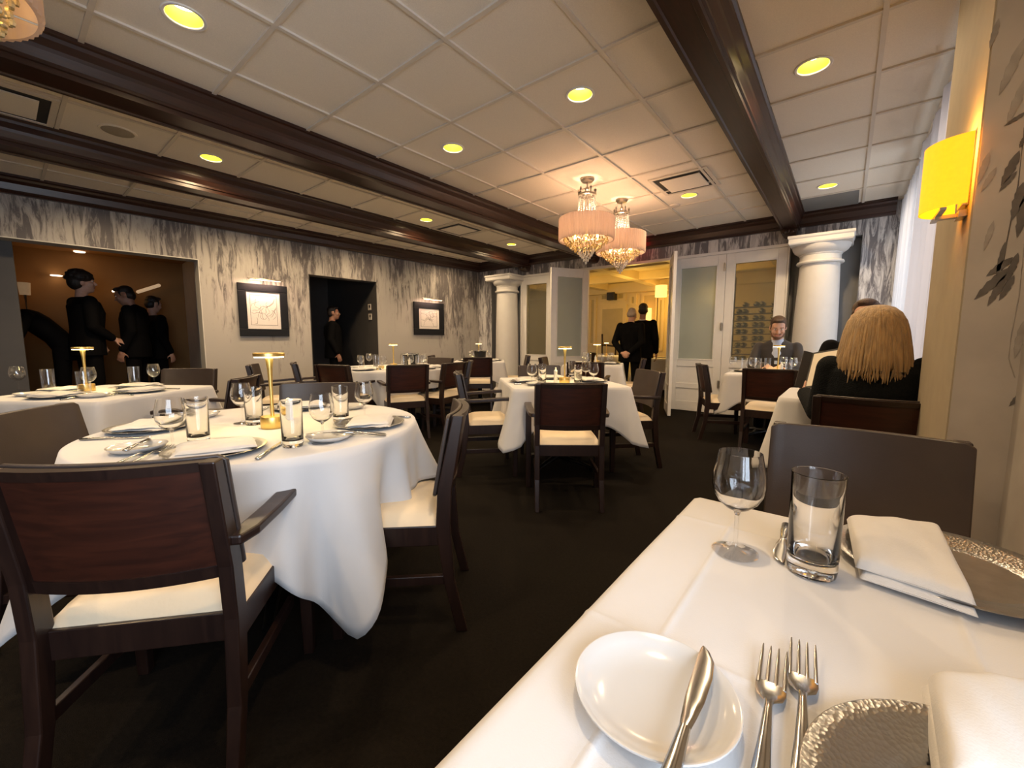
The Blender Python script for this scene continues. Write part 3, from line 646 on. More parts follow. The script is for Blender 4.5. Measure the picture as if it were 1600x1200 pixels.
# corridor fittings
def cor(px, py, n):
    """point seen at a pixel, n metres behind the face of the left wall"""
    d = ray(px, py); nn = V(.99849, -.05492, 0); k = (V(-6.30, YW, 0).dot(nn)-n)/d.dot(nn); return CAM+d*k
for px, py, lab in ((124, 393, 'thin glowing ceiling spot at the top of the left opening'), (88, 430, 'thin glowing ceiling spot lower left in the dark corridor')):
    d = ray(px, py); p_ = CAM+d*((2.415-CAMZ)/d.z)
    if px == 88: p_ = cor(px, py, 2.55); 
    tag(MB().lathe([(.0, -.012), (.06, -.012), (.065, 0)], 16, p_).build('corridor_spot', M_slit), lab, 'ceiling light', 'small spots in the corridor')
p_ = cor(38, 450, 1.9); t = thing('corridor_lamp', 'pale wall lamp at the far left edge of the dark opening', 'wall lamp', p_)
MB().lathe([(.0, -.09), (.05, -.09), (.06, .07), (.0, .07)], 16).build('lamp_shade', mat('parchment', (.55, .42, .28), .7, noise=.05, nscale=30, emis=(1, .6, .3), estr=.12), t, smooth=True)
MB().tube([(0, 0, -.08), (-.02, 0, -.4), (0, 0, -.45)], .015, 8).build('stem', M_chrome, t)
a, b_ = cor(216, 456, 2.5), cor(248, 446, 2.5)
tag(MB().caps(a, b_, .028, .028, 10).build('picture_light_bar', mat('brass_bar', (.62, .45, .26), .35, noise=.05, nscale=40, emis=(1, .66, .38), estr=.3), smooth=True), 'slanting pale bar lamp above the staff heads in the corridor', 'lamp')
a = cor(177, 455, 2.5); tag(MB().ell(a, (.018, .018, .018), 10, 6).build('indicator_light', M_slit, smooth=True), 'tiny bright dot of light on the corridor wall between the staff', 'lamp')
dd = MB(); p0, p1 = ML @ V(4.66+.0, -.9, 0), ML @ V(4.66, -1.6, 0)
on_left(struct('trim_8', MB().box(4.66, 4.69, -1.75, -1.65, 0, 2.1).box(4.66, 4.69, -.72, -.62, 0, 2.1).box(4.66, 4.69, -1.65, -.72, 2.02, 2.1), M_jamb))
on_left(struct('door_4', MB().box(4.66, 4.675, -1.65, -.72, .01, 2.02), M_amber))
on_left(struct('door_5', MB().box(O2a+.35, O2b-.1, -1.90, -1.88, .01, 2.0), mat('dark_door', (.05, .028, .018), .5, noise=.2, nscale=10)))

# exit sign behind the far chandelier
e0 = PY(992, 377, 6.40)
t = thing('exit_sign', 'small box with a red glow on the dark cornice behind the far chandelier', 'sign', (e0.x, 6.40, e0.z))
MB().box(-.15, .13, -.03, .03, -.13, .06).build('housing', M_white, t, bevel=.006); MB().box(-.14, .12, .028, .034, -.12, .05).box(-.13, .12, -.02, .02, .058, .066).build('lit_lens', M_exit, t)
MB().box(-.02, .02, -.02, .02, .06, CZ-e0.z-.002).build('hanger', M_white, t)

# ------------------------------------------------------------------ sheers at the right hand windows
def curtain(x, y0, y1, z0, z1, label, amp, waves, seed, m=M_sheer):
    r = random.Random(seed); ph = [r.uniform(0, 6) for _ in range(4)]
    def f(u, v):
        w_ = waves*(1+.08*math.sin(3*u+ph[0])); d = amp*(math.sin(2*PI*w_*u+ph[1]+.25*math.sin(4*v+ph[2]))+.35*math.sin(2*PI*w_*2.3*u+ph[3]))
        return (x+d*(.6+.4*(1-v)), y0+(y1-y0)*u+.012*math.sin(9*v+20*u), z0+(z1-z0)*v)
    t = thing('sheer_curtain', label, 'curtain', (0, 0, 0), 0, 'sheer curtains along the right wall')
    MB().grid(f, int(90*(y1-y0)/1.2)+40, 12).build('panel', m, t, smooth=True, ang=180)
    MB().caps((x, y0-.03, z1+.012), (x, y1+.03, z1+.012), .012, .012, 10).build('rod', M_white, t, smooth=True)
curtain(.375, 2.68, 4.9, .03, 2.60, 'sheer curtain panel coloured pinkish for shade, right behind the pier with the sconce', .034, 6, 1, M_sheershade)
curtain(.385, 5.0, 6.30, .03, 2.60, 'sheer white curtain panel near the far right corner, glowing with daylight', .026, 7, 2)

# ------------------------------------------------------------------ chairs
def mk_chair(arm, wide=1.0):
    def f():
        t = thing('dining_armchair' if arm else 'dining_chair', None, None)
        W = .208*wide
        for s in (-1, 1):
            x = s*W
            # rear leg and back post in one raked length
            ys = [(-.285, 0), (-.240, .20), (-.220, .42), (-.228, .56), (-.280, .83)]
            rs = []
            for y, z in ys:
                w_ = .017 if z > .1 else .014; dp = .026 if .2 < z < .7 else .020
                rs.append([(x-w_, y-dp, z), (x+w_, y-dp, z), (x+w_, y+dp, z), (x-w_, y+dp, z)])
            MB().rings(rs).build('leg', M_frame, t, bevel=.004)
            zt = .605 if arm else .40
            xf = s*(W+.046) if arm else x
            fl = [(.016, 0), (.022, .40), (.021, zt)]
            MB().rings([[(xf-q, .170-q, z), (xf+q, .170-q, z), (xf+q, .170+q, z), (xf-q, .170+q, z)] for q, z in fl]).build('leg', M_frame, t, bevel=.004)
            if arm:
                pts = [(-.250, .622), (-.19, .621), (-.06, .626), (.05, .634), (.14, .635), (.198, .628)]
                rs = []
                for i, (y, z) in enumerate(pts):
                    xo = s*(W+.020+(0, .010, .022, .030, .032, .028)[i]); w_ = .026 if i else .018; h = .013
                    rs.append([(xo-w_, y, z-h), (xo+w_, y, z-h), (xo+w_, y, z+h), (xo-w_, y, z+h)])
                MB().rings(rs).build('armrest', M_frame, t, bevel=.006)
            MB().box(x-.010, x+.010, -.225, .155, .19, .225).build('stretcher', M_frame, t, bevel=.003)
        MB().box(-W+.015, W-.015, -.215, -.190, .345, .42).box(-W+.015, W-.015, .160, .185, .345, .42).box(-W-.012, -W+.014, -.22, .175, .345, .42).box(W-.014, W+.012, -.22, .175, .345, .42).build('seat_frame', M_frame, t, bevel=.003)
        hw = W-.012
        def cu(u, v):
            x, y = (u-.5)*2, (v-.5)*2; r = (1-abs(x)**5)*(1-abs(y)**5)
            return (x*(hw+.02), -.205+(v*.405), .418+.055*max(0, r)**.45)
        c = MB().grid(cu, 18, 18); b = [(u, v) for u in (0, 1) for v in (0, 1)]
        c.box(-hw-.019, hw+.019, -.204, .199, .405, .4185)
        c.build('seat', M_seat, t, smooth=True, ang=70)
        zb, zt = .525, .828
        def back(u, v, off):
            x = (u-.5)*2*(W-.008); z = zb+(zt-zb)*v; y = -.214-(z-.53)*.185-.034*(1-(x/W)**2)
            return (x, y+off, z)
        nu = 14
        def sheet(v0, v1, th, z_in=0, u0=0, u1=1):
            rs = []
            for i in range(nu+1):
                u = u0+(u1-u0)*i/nu
                rs.append([back(u, v0, th), back(u, v1, th), back(u, v1, -th), back(u, v0, -th)])
            return MB().rings(rs)
        sheet(.10, .93, .008, 0, .02, .98).build('backrest', M_panel, t, smooth=True, ang=30)
        sheet(.925, 1.0, .014).build('top_rail', M_frame, t, smooth=True, ang=30)
        sheet(0, .105, .013).build('lower_rail', M_frame, t, smooth=True, ang=30)
        WP = W+.020
        def pad(u, v, off):
            x = (u-.5)*2*WP; e = max(0, abs(u-.5)*2-.93)/.07; v = min(v, 1-.04*e*e) if v > .5 else max(v, .04*e*e); z = zb+.004+(zt+.002-zb)*v
            return (x, -.214-(z-.53)*.185-.034*(1-min(1, (x/W)**2))+off, z)
        rs = []
        for i in range(23): u = i/22; rs.append([pad(u, 0, .018), pad(u, .5, .018), pad(u, 1, .018), pad(u, 1, .031), pad(u, .5, .032), pad(u, 0, .031)])
        MB().rings(rs).build('back_pad', M_backpad, t, smooth=True, ang=40, bevel=.004)
        return t
    return f
ARM, SIDE = mk_chair(True), mk_chair(False)
def chair(cx, cy, face, label, arm=True, group='dark wood dining chairs', back=.27):
    """cx, cy: point between the two rear legs; face: heading in radians the sitter looks along"""
    px, py = cx+back*math.cos(face), cy+back*math.sin(face)
    return place('arm' if arm else 'side', ARM if arm else SIDE, (px, py, 0), face-PI/2, label, 'chair', group)

# ------------------------------------------------------------------ tables and cloths
TZ = .735; TT = .74        # table board top, cloth top
def table(name, label, cx, cy, half, rz, round_=False):
    t = thing(name, label, 'table', (cx, cy, 0), rz, 'pedestal tables')
    if round_: MB().lathe([(.0, TZ-.03), (half, TZ-.03), (half, TZ), (.0, TZ)], 48).build('tabletop', M_dtable, t)
    else: MB().box(-half[0]+.02, half[0]-.02, -half[1]+.02, half[1]-.02, TZ-.03, TZ).build('tabletop', M_dtable, t, bevel=.004)
    MB().lathe([(.09, TZ-.05), (.09, TZ-.03)], 20).lathe([(.036, .07), (.036, TZ-.04)], 20).build('pedestal', M_iron, t, smooth=True)
    b = MB()
    for k in range(4):
        a = k*PI/2+PI/4; c, s = math.cos(a), math.sin(a)
        b.tube([(0, 0, .085), (.18*c, .18*s, .065), (.33*c, .33*s, .035)], [.032, .026, .02], 8, flat=.7)
        b.lathe([(.016, 0), (.02, .03)], 10, (.32*c, .32*s, 0))
    b.build('base', M_iron, t, smooth=True)
    return t
def cloth(label, cx, cy, rz, outline, ext, seed, thick=.004, group='white tablecloths', flare=.13, fold_k=1.0):
    """cloth on a board: outline(a) -> (x, y, nx, ny) of the board rim, ext(a) -> drop length at that heading, tip fullness"""
    r = random.Random(seed); n = 288; m = 16
    p1, p2, p3 = [r.uniform(0, 6.28) for _ in range(3)]
    t = MB(); rings = []
    for f in (.02, .2, .4, .6, .8, .94):
        rings.append([(outline(2*PI*i/n)[0]*f, outline(2*PI*i/n)[1]*f, TT) for i in range(n)])
    o = [outline(2*PI*i/n) for i in range(n)]
    rings.append([(x-.004*nx, y-.004*ny, TT) for x, y, nx, ny in o])
    rings.append([(x+.005*nx, y+.005*ny, TT-.003) for x, y, nx, ny in o])
    for j in range(1, m+1):
        v = j/m; R = []
        for i in range(n):
            a = 2*PI*i/n; x, y, nx, ny = o[i]; L, fl = ext(a)
            fold = (.024*math.sin(8*a+p1)+.026*math.sin(15*a+p2)+.010*math.sin(27*a+p3))*v**1.15*fold_k
            out = .009+flare*L*(v**1.1)*(.35+fl)+fold*(.4+.6*min(1, L/.3))
            R.append((x+nx*out, y+ny*out, TT-.004-L*v*(1-.02*fl)))
        rings.append(R)
    t.rings(rings, True, False)
    ob = t.build('tablecloth', M_cloth, None, smooth=True, ang=180, solid=thick)
    ob.location = (cx, cy, 0); ob.rotation_euler = (0, 0, rz)
    return tag(ob, label, 'tablecloth', group)
def rnd(R):
    return lambda a: (R*math.cos(a), R*math.sin(a), math.cos(a), math.sin(a))
def rect(hx, hy, rc=.03):
    def f(a):
        # superellipse-like rounded rectangle walked by heading
        c, s = math.cos(a), math.sin(a); q = 1/max(abs(c)/hx, abs(s)/hy); x, y = q*c, q*s
        nx = max(0, abs(x)-(hx-rc)); ny = max(0, abs(y)-(hy-rc))
        l = math.hypot(nx, ny)
        if nx > 0 and ny > 0:
            ux, uy = nx/l, ny/l
            x = math.copysign(hx-rc+rc*ux, x); y = math.copysign(hy-rc+rc*uy, y)
            return (x, y, math.copysign(ux, x), math.copysign(uy, y))
        return (x, y, math.copysign(1, x) if nx > 0 else 0, math.copysign(1, y) if ny > 0 else 0)
    return f
def drop_round(R, side, rot):
    def f(a):
        b = a-rot; q = side/max(abs(math.cos(b)), abs(math.sin(b)))
        q = min(q, side*1.40)
        k = (q-side)/(side*.40)
        return q-R, k*.35
    return f
def drop_rect(hx, hy, d, w=.20):
    def f(a):
        c, s = math.cos(a), math.sin(a); q = 1/max(abs(c)/hx, abs(s)/hy); x, y = abs(q*c), abs(q*s)
        e = math.hypot(hx-x, hy-y); k = max(0, 1-e/w)
        return d*(1+.58*k**1.5), 1.75*k**1.4
    return f

# ------------------------------------------------------------------ tableware
def mk_wine(hero=False):
    def f():
        n = 40 if hero else 20
        out = [(.036, .0), (.0362, .0015), (.030, .0035), (.012, .006), (.0048, .011), (.0038, .02), (.0036, .066), (.006, .073), (.018, .079), (.030, .090), (.0385, .106), (.0410, .121), (.0395, .139), (.0355, .158), (.0325, .1745)]
        inn = [(.0315, .1745), (.0345, .158), (.0385, .139), (.0400, .121), (.0375, .107), (.029, .0915), (.017, .0808), (.004, .0775)]
        t = thing('wine_glass', None, None)
        if hero:
            MB().lathe(out[6:]+inn, n).build('bowl', M_glass, t, smooth=True, ang=60)
            MB().lathe(out[:7], n).build('stem', M_glassb, t, smooth=True, ang=60)
        else:
            MB().lathe(out[9:]+inn[:-2], n, caps=False).lathe(out[7:10], n, caps=False).build('bowl', M_glassb, t, smooth=True, ang=80)
            MB().lathe(out[:8], n).build('stem', M_glassf, t, smooth=True, ang=60)
        return t
    return f
def mk_tumbler(hero=False):
    def f():
        n = 40 if hero else 20
        t = thing('tumbler', None, None)
        if hero: MB().lathe([(.030, 0), (.0318, .002), (.0332, .012), (.0345, .155), (.0350, .1585), (.0340, .1590), (.0332, .155), (.0318, .030), (.026, .0225), (.010, .0205), (.001, .0205)], n).build('wall', M_glass, t, smooth=True, ang=50)
        else:
            MB().lathe([(.0318, .002), (.0345, .155), (.0350, .1585), (.0340, .159), (.0332, .155), (.0312, .02)], n, caps=False).build('wall', M_glassb, t, smooth=True, ang=80)
            MB().lathe([(.030, 0), (.0312, .002), (.0312, .018), (.028, .020)], n).build('base', M_glass, t, smooth=True, ang=50)
        return t
    return f
def mk_charger():
    t = thing('charger_plate', None, None)
    MB().lathe([(.088, .0045), (.104, .0075), (.125, .0125), (.1405, .0165), (.1420, .0155), (.126, .0095), (.10, .002), (.086, .0), (.086, .002)], 72, closed=True).build('rim', M_charger, t, smooth=True, ang=60)
    MB().lathe([(.0, .0035), (.080, .0038), (.0885, .0046), (.087, .0), (.0, .0)], 56).build('centre', M_chargerc, t, smooth=True, ang=60)
    return t
def mk_bread():
    t = thing('bread_plate', None, None)
    MB().lathe([(.0, .0045), (.040, .005), (.055, .0075), (.068, .014), (.0755, .0205), (.0772, .0205), (.0775, .0190), (.070, .0105), (.056, .0025), (.044, .0), (.0, .0)], 64).build('dish', M_porc, t, smooth=True, ang=60)
    return t
def blade_loft(sec, mbx=None):
    """sec: (y, half width, z centre, half thickness, x offset)"""
    m = mbx or MB(); rs = []
    for y, w_, z, h, x in sec:
        rs.append([(x+w_*math.cos(2*PI*k/10), y, z+h*math.sin(2*PI*k/10)) for k in range(10)])
    return m.rings(rs)
def mk_fork():
    t = thing('dinner_fork', None, None)
    hd = [(-.105, .0035, .004, .0015, 0), (-.100, .0072, .0042, .0022, 0), (-.075, .0075, .006, .0024, 0), (-.04, .0052, .009, .0022, 0), (.0, .0036, .0105, .0022, 0), (.006, .0034, .0105, .0022, 0), (.014, .0046, .0085, .0018, 0)]
    blade_loft(hd).build('handle', M_steel, t, smooth=True, ang=60)
    m = blade_loft([(.012, .0044, .0088, .0016, 0), (.021, .0112, .0062, .0013, 0), (.033, .0136, .0047, .0011, 0), (.044, .0136, .0047, .001, 0)])
    for k in range(4):
        x = -.0115+.00767*k
        blade_loft([(.040, .0021, .0047, .001, x), (.065, .0018, .0054, .0010, x*1.0), (.088, .0014, .0088, .0009, x*.99), (.0965, .0006, .0110, .0006, x*.99)], m)
    m.build('tines', M_steel, t, smooth=True, ang=60)
    return t
def mk_knife(L=1.0):
    def f():
        t = thing('table_knife', None, None)
        blade_loft([(-.11*L, .004, .004, .003, 0), (-.106*L, .0082, .0048, .0042, 0), (-.06*L, .0078, .0055, .0046, 0), (-.02*L, .0056, .006, .0040, 0), (-.006*L, .0050, .006, .0036, 0)]).build('handle', M_steel, t, smooth=True, ang=60)
        blade_loft([(-.008*L, .0046, .006, .0030, 0), (.006*L, .0062, .0058, .0014, .0005), (.03*L, .0085, .0055, .0010, .001), (.065*L, .0092, .005, .0009, .0012), (.090*L, .0080, .0046, .0008, .000), (.104*L, .0045, .0043, .0006, -.0035), (.110*L, .0010, .0042, .0005, -.006)]).build('blade', M_steel, t, smooth=True, ang=60)
        return t
    return f
def mk_napkin(seed=1, w=.105, l=.17):
    def f():
        r = random.Random(seed); t = thing('napkin', None, None)
        def layer(x0, x1, y0, y1, z, h, nm, skew, bow):
            def g(u, v):
                a, b = (u-.5)*2, (v-.5)*2
                e = max(0, (1-abs(a)**8)*(1-abs(b)**8))**.35
                x = x0+(x1-x0)*u+skew*b*.5; y = y0+(y1-y0)*v
                return (x, y, z+h*e+bow*(1-b*b)+.0016*math.sin(9*u+5*v+seed)*e+.0012*math.sin(17*v-6*u+seed))
            mm = MB().grid(g, 22, 26)
            bt = lambda u, v: (x0+(x1-x0)*u+skew*(v-.5), y0+(y1-y0)*v, z+bow*(1-((v-.5)*2)**2))
            mm.grid(lambda u, v: bt(1-u, v), 22, 26)
            return mm
        layer(-w, w*.96, -l*.50, l*.48, .0, .008, 'a', .012, .002).build('lower_fold', M_napkin, t, smooth=True, ang=80)
        layer(-w*.98, w, -l*.47, l*.50, .0085, .009, 'b', -.018, .003).build('upper_fold', M_napkin, t, smooth=True, ang=80)
        return t
    return f
def mk_lamp():
    t = thing('table_lamp', None, None)
    MB().lathe([(.0, 0), (.043, 0), (.0445, .002), (.0445, .046), (.043, .049), (.0, .050)], 40).build('base', M_gold, t, smooth=True)
    MB().lathe([(.0075, .049), (.0068, .08), (.0066, .16), (.0095, .24), (.0145, .282), (.0145, .292)], 24).build('pole', M_gold, t, smooth=True)
    MB().lathe([(.0, .3075), (.054, .3075), (.0565, .305), (.0565, .2945), (.0545, .2925), (.0, .2925)], 44).build('head', M_gold, t, smooth=True)
    MB().lathe([(.0165, .2922), (.0525, .2922), (.0525, .2885), (.0165, .2885)], 40, closed=True).build('light_ring', M_bulbdisc, t)
    return t
def mk_grinder():
    t = thing('pepper_grinder', None, None)
    MB().lathe([(.0, 0), (.0165, 0), (.017, .003), (.0155, .05), (.0145, .085), (.0, .086)], 20).build('body', M_grinder, t, smooth=True)
    MB().lathe([(.0145, .086), (.016, .09), (.0145, .104), (.008, .11), (.006, .12), (.008, .127), (.0, .131)], 20).build('cap', M_grinder, t, smooth=True)
    return t
def mk_bucket():
    t = thing('wine_bucket', None, None)
    MB().lathe([(.075, 0), (.085, .005), (.105, .17), (.112, .172), (.112, .178), (.101, .178), (.080, .012), (.0, .012), (.0, 0)], 32).build('pail', M_blackp, t, smooth=True)
    MB().lathe([(.104, .162), (.114, .166), (.116, .175), (.106, .18)], 32, closed=True).build('rim', M_steel, t, smooth=True)
    return t
def mk_caddy():
    t = thing('sugar_dish', None, None)
    MB().lathe([(.0, 0), (.03, 0), (.034, .004), (.037, .036), (.034, .036), (.031, .006), (.0, .006)], 24).build('dish', M_candle, t, smooth=True)
    for k in range(3): MB().box(-.022, .022, -.006+.012*(k-1), .004+.012*(k-1), .008, .046).build('packet', M_paper, t)
    return t
TW_KIND = dict(wine=('wine', mk_wine(), 'glass', 'stemmed wine glasses'), tumbler=('tumbler', mk_tumbler(), 'glass', 'straight water tumblers'), charger=('charger', mk_charger, 'plate', 'hammered silver charger plates'), bread=('bread', mk_bread, 'plate', 'white bread plates'),
    fork=('fork', mk_fork, 'fork', 'dinner forks'), knife=('knife', mk_knife(), 'knife', 'table knives'), butter=('butter', mk_knife(.78), 'knife', 'butter knives'), napkin=('napkin', mk_napkin(), 'napkin', 'folded white napkins'), lamp=('lamp', mk_lamp, 'table lamp', 'gold table lamps'), grinder=('grinder', mk_grinder, 'grinder', 'white pepper grinders'),
    hwine=('hwine', mk_wine(True), 'glass', 'stemmed wine glasses'), htumbler=('htumbler', mk_tumbler(True), 'glass', 'straight water tumblers'), bucket=('bucket', mk_bucket, 'bucket', 'black wine buckets'), sugar=('sugar', mk_caddy, 'dish', 'small yellow dishes'))
def ware(kind, p, rz, label, dz=0):
    k, mkr, cat, grp = TW_KIND[kind]
    o = place(k, mkr, (p[0], p[1], TT+dz), rz, label, cat, grp)
    if kind == 'lamp':
        l = bpy.data.lights.new('table_lamp_glow', 'SPOT'); l.energy = LAMPW; l.color = (1, .70, .22); l.spot_size = math.radians(160); l.spot_blend = .5; l.shadow_soft_size = .05
        lo = bpy.data.objects.new('table_lamp_glow', l); COL.objects.link(lo); lo.location = (p[0], p[1], TT+.286)
    return o

# ------------------------------------------------------------------ laid tables
R_ = math.radians
def setting(cx, cy, ang, reach, tab, seat, items, tw=(0, 0), rj=None):
    """one place setting; reach: distance from table centre to the rim at this seat"""
    d = V(math.cos(ang), math.sin(ang)); f = -d; rgt = V(f.y, -f.x); edge = V(cx, cy)+d*reach
    rz = math.atan2(f.y, f.x)-PI/2
    r = rj or random
    def pt(x, y): return edge+rgt*x+f*y
    for it in items:
        j = lambda: r.uniform(-.008, .008)
        a = r.uniform(-.12, .12)
        w = ' at the '+seat+' of the '+tab
        if it == 'c': ware('charger', pt(0, .17), rz, 'hammered silver charger plate'+w)
        elif it == 'n': ware('napkin', pt(j(), .17+j()), rz+a+tw[0], 'white napkin on the charger'+w, .0125)
        elif it == 'N': ware('napkin', pt(j(), .15), rz+a+tw[0], 'folded white napkin lying'+w, .0005)
        elif it == 'b': ware('bread', pt(-.255, .225), rz, 'white bread plate'+w)
        elif it == 'k': ware('knife', pt(.168, .15), rz+a*.3, 'table knife'+w, .0004)
        elif it == 'f':
            ware('fork', pt(-.172, .15), rz+a*.2, 'inner dinner fork'+w, .0004)
        elif it == 'F':
            ware('fork', pt(-.172, .15), rz+a*.2, 'inner dinner fork'+w, .0004)
            ware('fork', pt(-.203, .14), rz-a*.2, 'outer dinner fork'+w, .0004)
        elif it == 'B': ware('butter', pt(-.25, .222), rz+.25+a, 'butter knife across the bread plate'+w, .0195)
        elif it == 'w': ware('wine', pt(.165, .325), rz, 'stemmed wine glass'+w)
        elif it == 't': ware('tumbler', pt(.085, .345), rz, 'straight water tumbler'+w)
# A: large round table at left front
AX, AY, AR = -1.885, .695, .60
tA = 'left front round table'
table('round_table', 'round pedestal table at left front under a hanging white cloth', AX, AY, AR, .3, True)
cloth('white cloth with long hanging points on the round table at left front', AX, AY, 0, rnd(AR), drop_round(AR, .855, R_(-49)), 4, fold_k=2.0, flare=.20)
seatsA = {-40.6: 'front seat', 38: 'right seat', 140: 'far seat', 231: 'left seat'}
for a, n in seatsA.items():
    setting(AX, AY, R_(a), AR, tA, n, 'cnbBkF' if a != 140 else 'cnbkF', (R_(25) if a == -40.6 else R_(10), 0))
for px, py, k, n in ((271, 707, 'hwine', 'leftmost stemmed wine glass'), (380, 661, 'hwine', 'stemmed wine glass left of the lamp'), (505, 692, 'hwine', 'stemmed wine glass right of the lamp'), (570, 656, 'hwine', 'rightmost stemmed wine glass'), (311, 691, 'htumbler', 'leftmost water tumbler'), (398, 663, 'htumbler', 'water tumbler just left of the lamp'), (458, 697, 'htumbler', 'water tumbler in front of the white grinder'), (533, 658, 'htumbler', 'rightmost water tumbler')):
    ware(k, T(px, py, TT), 0, n+' on the '+tA)
lamp_px = T(427, 668, TT); ware('lamp', lamp_px, 0, 'gold table lamp with disc head, largest in the picture, on the '+tA)
ware('grinder', T(453, 672, TT), 0, 'white pepper grinder beside the lamp on the '+tA)
chair(-1.241, .128, R_(139.4), 'large dark armchair in the left foreground, back to the camera, mahogany panel and cream seat')
chair(-1.225, 1.165, R_(224), 'dark armless chair seen edge on at the right of the left front round table', False)
chair(AX+.86*math.cos(R_(140)), AY+.86*math.sin(R_(140)), R_(320), 'dark armchair facing the camera at the far side of the round table at left front')
chair(AX+.84*math.cos(R_(232)), AY+.84*math.sin(R_(232)), R_(52), 'dark chair back cut by the left edge of the picture, left of the round table')
# B: square table in the middle
BX, BY, BH, BR = -1.92, 3.03, .46, 47
tB = 'middle square table'
table('square_table', 'square pedestal table in the middle of the room under a white cloth', BX, BY, (BH, BH), R_(BR))
cloth('white cloth with pointed corners on the square table in the middle of the room', BX, BY, R_(BR), rect(BH, BH), drop_rect(BH, BH, .30), 7, fold_k=.45)
for a, n, it in ((-43, 'front seat', 'bf'), (47, 'right seat', 'cnk'), (137, 'far seat', 'cnb'), (227, 'left seat', 'cnbk')):
    setting(BX, BY, R_(a), BH, tB, n, it)
for px, py, k, n in ((831, 603, 'hwine', 'left hand stemmed wine glass'), (927, 602, 'hwine', 'right hand stemmed wine glass'), (847, 598, 'htumbler', 'left hand water tumbler'), (903, 599, 'htumbler', 'water tumbler just right of the lamp'), (915, 595, 'hwine', 'stemmed wine glass behind the tumbler'), (893, 590, 'htumbler', 'far water tumbler behind the lamp')):
    ware(k, T(px, py, TT), 0, n+' on the '+tB)
ware('lamp', T(882, 599, TT), 0, 'gold table lamp on the '+tB); ware('grinder', T(868, 598, TT), 0, 'white pepper grinder left of the lamp on the '+tB)
chair(-1.325, 2.235, R_(128), 'dark armchair with its back to the camera at the front of the square middle table')
for a, n, ar in (('x', 'dark armchair with its back to the camera at the front of the square middle table', 1), (47, 'dark armchair at the right of the square middle table, seen from behind its shoulder', 1), (137, 'dark armchair at the far side of the square middle table, behind the lamp', 1), (227, 'dark armchair at the left of the square middle table, seat in view', 1)):
    if a == 'x': continue
    rr_ = {47: .84, 137: .84, 227: .86}[a]
    chair(BX+rr_*math.cos(R_(a)), BY+rr_*math.sin(R_(a)), R_(a+180), n)
# C: table at far left
CX, CY, CH_, CR = -3.97, .43, .44, 36
tC = 'far left table'
table('square_table', 'square pedestal table at the far left under a white cloth', CX, CY, (CH_, CH_), R_(CR))
cloth('white cloth with one pointed corner toward the camera on the far left table', CX, CY, R_(CR), rect(CH_, CH_), drop_rect(CH_, CH_, .30), 11, fold_k=.45)
for a, n, it in ((-54, 'near left seat', 'cnkb'), (36, 'right seat', 'cnbkf'), (126, 'far seat', 'cnk'), (216, 'left seat', 'cn')): setting(CX, CY, R_(a), CH_, tC, n, it)
for px, py, k, n in ((30, 611, 'wine', 'leftmost stemmed wine glass'), (141, 614, 'wine', 'stemmed wine glass beside the lamp'), (242, 604, 'wine', 'rightmost stemmed wine glass'), (77, 613, 'tumbler', 'left water tumbler'), (133, 619, 'tumbler', 'middle water tumbler, in front of the lamp base,'), (211, 606, 'tumbler', 'right water tumbler')):
    ware(k, T(px, py, TT), 0, n+' on the '+tC)
ware('lamp', T(136, 611, TT), 0, 'gold table lamp with glowing disc head on the '+tC)
chair(-4.72, 1.10, R_(-45), 'dark armchair on the far side of the far left table, next to the wall opening')
chair(-3.40, 1.12, R_(232), 'dark armchair at the right of the far left table, curved top rail toward the camera')
# D: big round table by the left wall
DX, DY, DR = -4.6, 3.2, .72
tD = 'big round table'
table('round_table', 'big round pedestal table by the dark recess under a white cloth', DX, DY, DR, .2, True)
cloth('white cloth on the big round table by the dark recess', DX, DY, 0, rnd(DR), drop_round(DR, .93, R_(10)), 15)
Dse = ((-25, 'front seat', 'cnwtk'), (-70, 'front left seat', 'cnwtb'), (-115, 'left seat', 'cwt'), (12, 'right seat', 'cnkwt'), (45, 'far right seat', 'nwt'), (100, 'far seat', 'cnwt'), (165, 'wall side seat', 'wt'))
for a, n, it in Dse: setting(DX, DY, R_(a), DR, tD, n, it)
ware('lamp', (DX-.02, DY+.05), 0, 'gold table lamp on the '+tD); ware('grinder', (DX+.17, DY+.16), 0, 'white pepper grinder on the '+tD)
ware('bucket', (DX+.05, DY+.27), 0, 'black wine bucket behind the lamp on the '+tD)
for k in range(3): ware('sugar', (DX+.12+.085*math.cos(k*2.1), DY-.13+.085*math.sin(k*2.1)), .7*k, ('left', 'right', 'far')[k]+' one of three small yellow dishes on the '+tD)
for a, rr_, n in ((-25, 1.02, 'dark armchair with its back to the camera at the front of the big round table'), (-72, 1.02, 'dark armchair left of centre at the big round table, low cream seat edge in view'), (-112, 1.12, 'dark armchair between the wall and the big round table, half hidden'), (12, 1.0, 'dark armchair seen edge on at the right of the big round table'), (42, 1.02, 'dark armchair at the far right of the big round table, before the corner table'), (100, 1.02, 'low dark chair back behind the big round table, below the smaller picture')):
    chair(DX+rr_*math.cos(R_(a)), DY+rr_*math.sin(R_(a)), R_(a+180), n)
chair(-5.02, 1.72, R_(62), 'dark armchair in profile against the left wall, under the larger picture')
